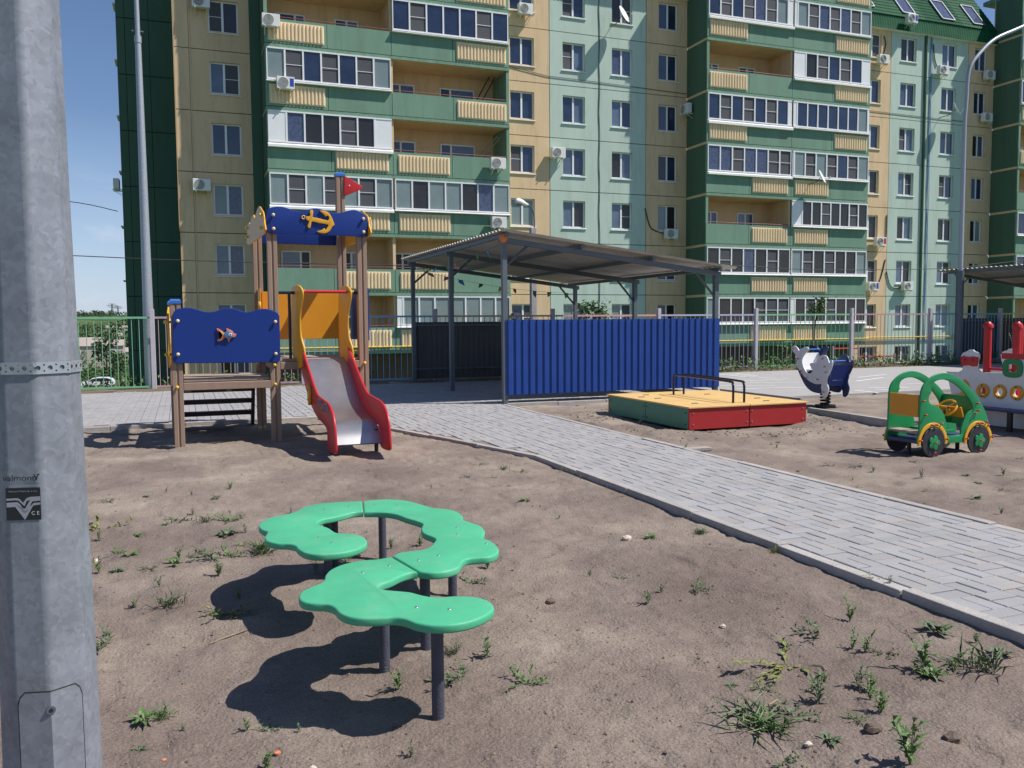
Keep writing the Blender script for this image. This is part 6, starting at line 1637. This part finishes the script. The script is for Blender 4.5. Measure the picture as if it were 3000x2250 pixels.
# loose stones, clods and twigs
pb = MB()
def pebble(mb, x, y, s, r, flat=.6):
    z = float(dirt_h(x, y))
    vs = []
    for a, b, c in ((1, 0, 0), (-1, 0, 0), (0, 1, 0), (0, -1, 0), (0, 0, 1), (0, 0, -1)):
        q = s * r.uniform(.6, 1.2); vs.append((x + a * q, y + b * q, z + s * .15 + c * q * flat))
    mb.add(vs, [(0, 2, 4), (2, 1, 4), (1, 3, 4), (3, 0, 4), (2, 0, 5), (1, 2, 5), (3, 1, 5), (0, 3, 5)])
pr = random.Random(33)
XY = []
while len(XY) < 5200:
    y = 1.6 + pr.random() ** 1.7 * 11; x = pr.uniform(-.6, 1) * y * .75 + .3
    if x > 3.42 and x < 5.3: continue
    if in_frame(x, y, 0): XY.append((x, y))
for i, (x, y) in enumerate(XY): pebble(pb, x, y, pr.choice([.003, .004, .004, .005, .006, .008, .012 if pr.random() < .25 else .005]), pr)
for _ in range(500):      # clods round the sandbox
    a = pr.uniform(0, 6.283); q = pr.gauss(1.05, .12); x = 7.05 + math.cos(a) * 1.6 * q; y = 10.6 + math.sin(a) * 1.75 * q
    if x < 5.4 or (6.1 < x < 8.1 and 9.6 < y < 12): continue
    pebble(pb, x, y, pr.uniform(.008, .028), pr)
tag(pb.build('clods', 'clod', fix=False), 'small clods and grit scattered over the bare dirt', 'soil', kind='stuff')
STN = [((2195, 1500), 'K', None)]
for i, (px, lab, s, mt) in enumerate([((1836, 1585), 'pale flat stone lying on the dirt mid right', .035, 'stone_pale'), ((1613, 1760), 'small brown lump of earth right of the bench', .03, 'clod'), ((2057, 1331), 'brown stone at the path edge in front of the sandbox', .04, 'clod'),
                                     ((2556, 2153), 'dark round stone with pale top in the lower right', .035, 'clod'), ((2790, 2172), 'dark broken stone at the right bottom', .035, 'clod'), ((2367, 2191), 'tiny white pebble at the bottom right', .016, 'stone_pale'), ((2117, 1836), 'small white pebble right of the bench', .016, 'stone_pale'),
                                     ((812, 2193), 'orange brick chip on the dirt lower left', .013, 'fish_orange'), ((480, 2200), 'small red brick chip near the big pole', .009, 'fish_orange'), ((281, 1638), 'pale stone by the big pole', .022, 'stone_pale'), ((915, 2240), 'white pebble at the lower edge', .014, 'stone_pale')]):
    w = gz(px); m = MB(); r_ = random.Random(i)
    z = float(dirt_h(w.x, w.y)); m.ball((w.x, w.y, z + s * .25), s, 1, .8, .55, 9, 6)
    m.v = [(a + r_.uniform(-.12, .12) * s, b + r_.uniform(-.12, .12) * s, c + r_.uniform(-.12, .12) * s) for a, b, c in m.v]
    tag(m.build('stone', mt), lab, 'stone')
for i, (pts, lab) in enumerate([([(615, 1876), (650, 1868), (690, 1858), (725, 1853)], 'pale dry straw left of the front bench loop'), ([(2230, 2080), (2262, 2065), (2280, 2050)], 'dry twig beside the flattened grass'), ([(2380, 1955), (2410, 1962), (2420, 1975)], 'small dry twig below the wilted weed mat')]):
    m = MB(); m.tube([Vector(gz(p)) + Vector((0, 0, float(dirt_h(*gz(p).xy)) + .006)) for p in pts], .0035, 5); tag(m.build('twig', 'stem_dry'), lab, 'twig')
# loose board lying by the path
a, b = gz((2015, 1322)), gz((2085, 1318))
m = MB(); m.box(a.x, b.x, a.y - .04, a.y + .08, .0, .03); tag(m.build('loose_plank', 'kerb_concrete'), 'grey loose slab lying at the path edge before the sandbox', 'plank')
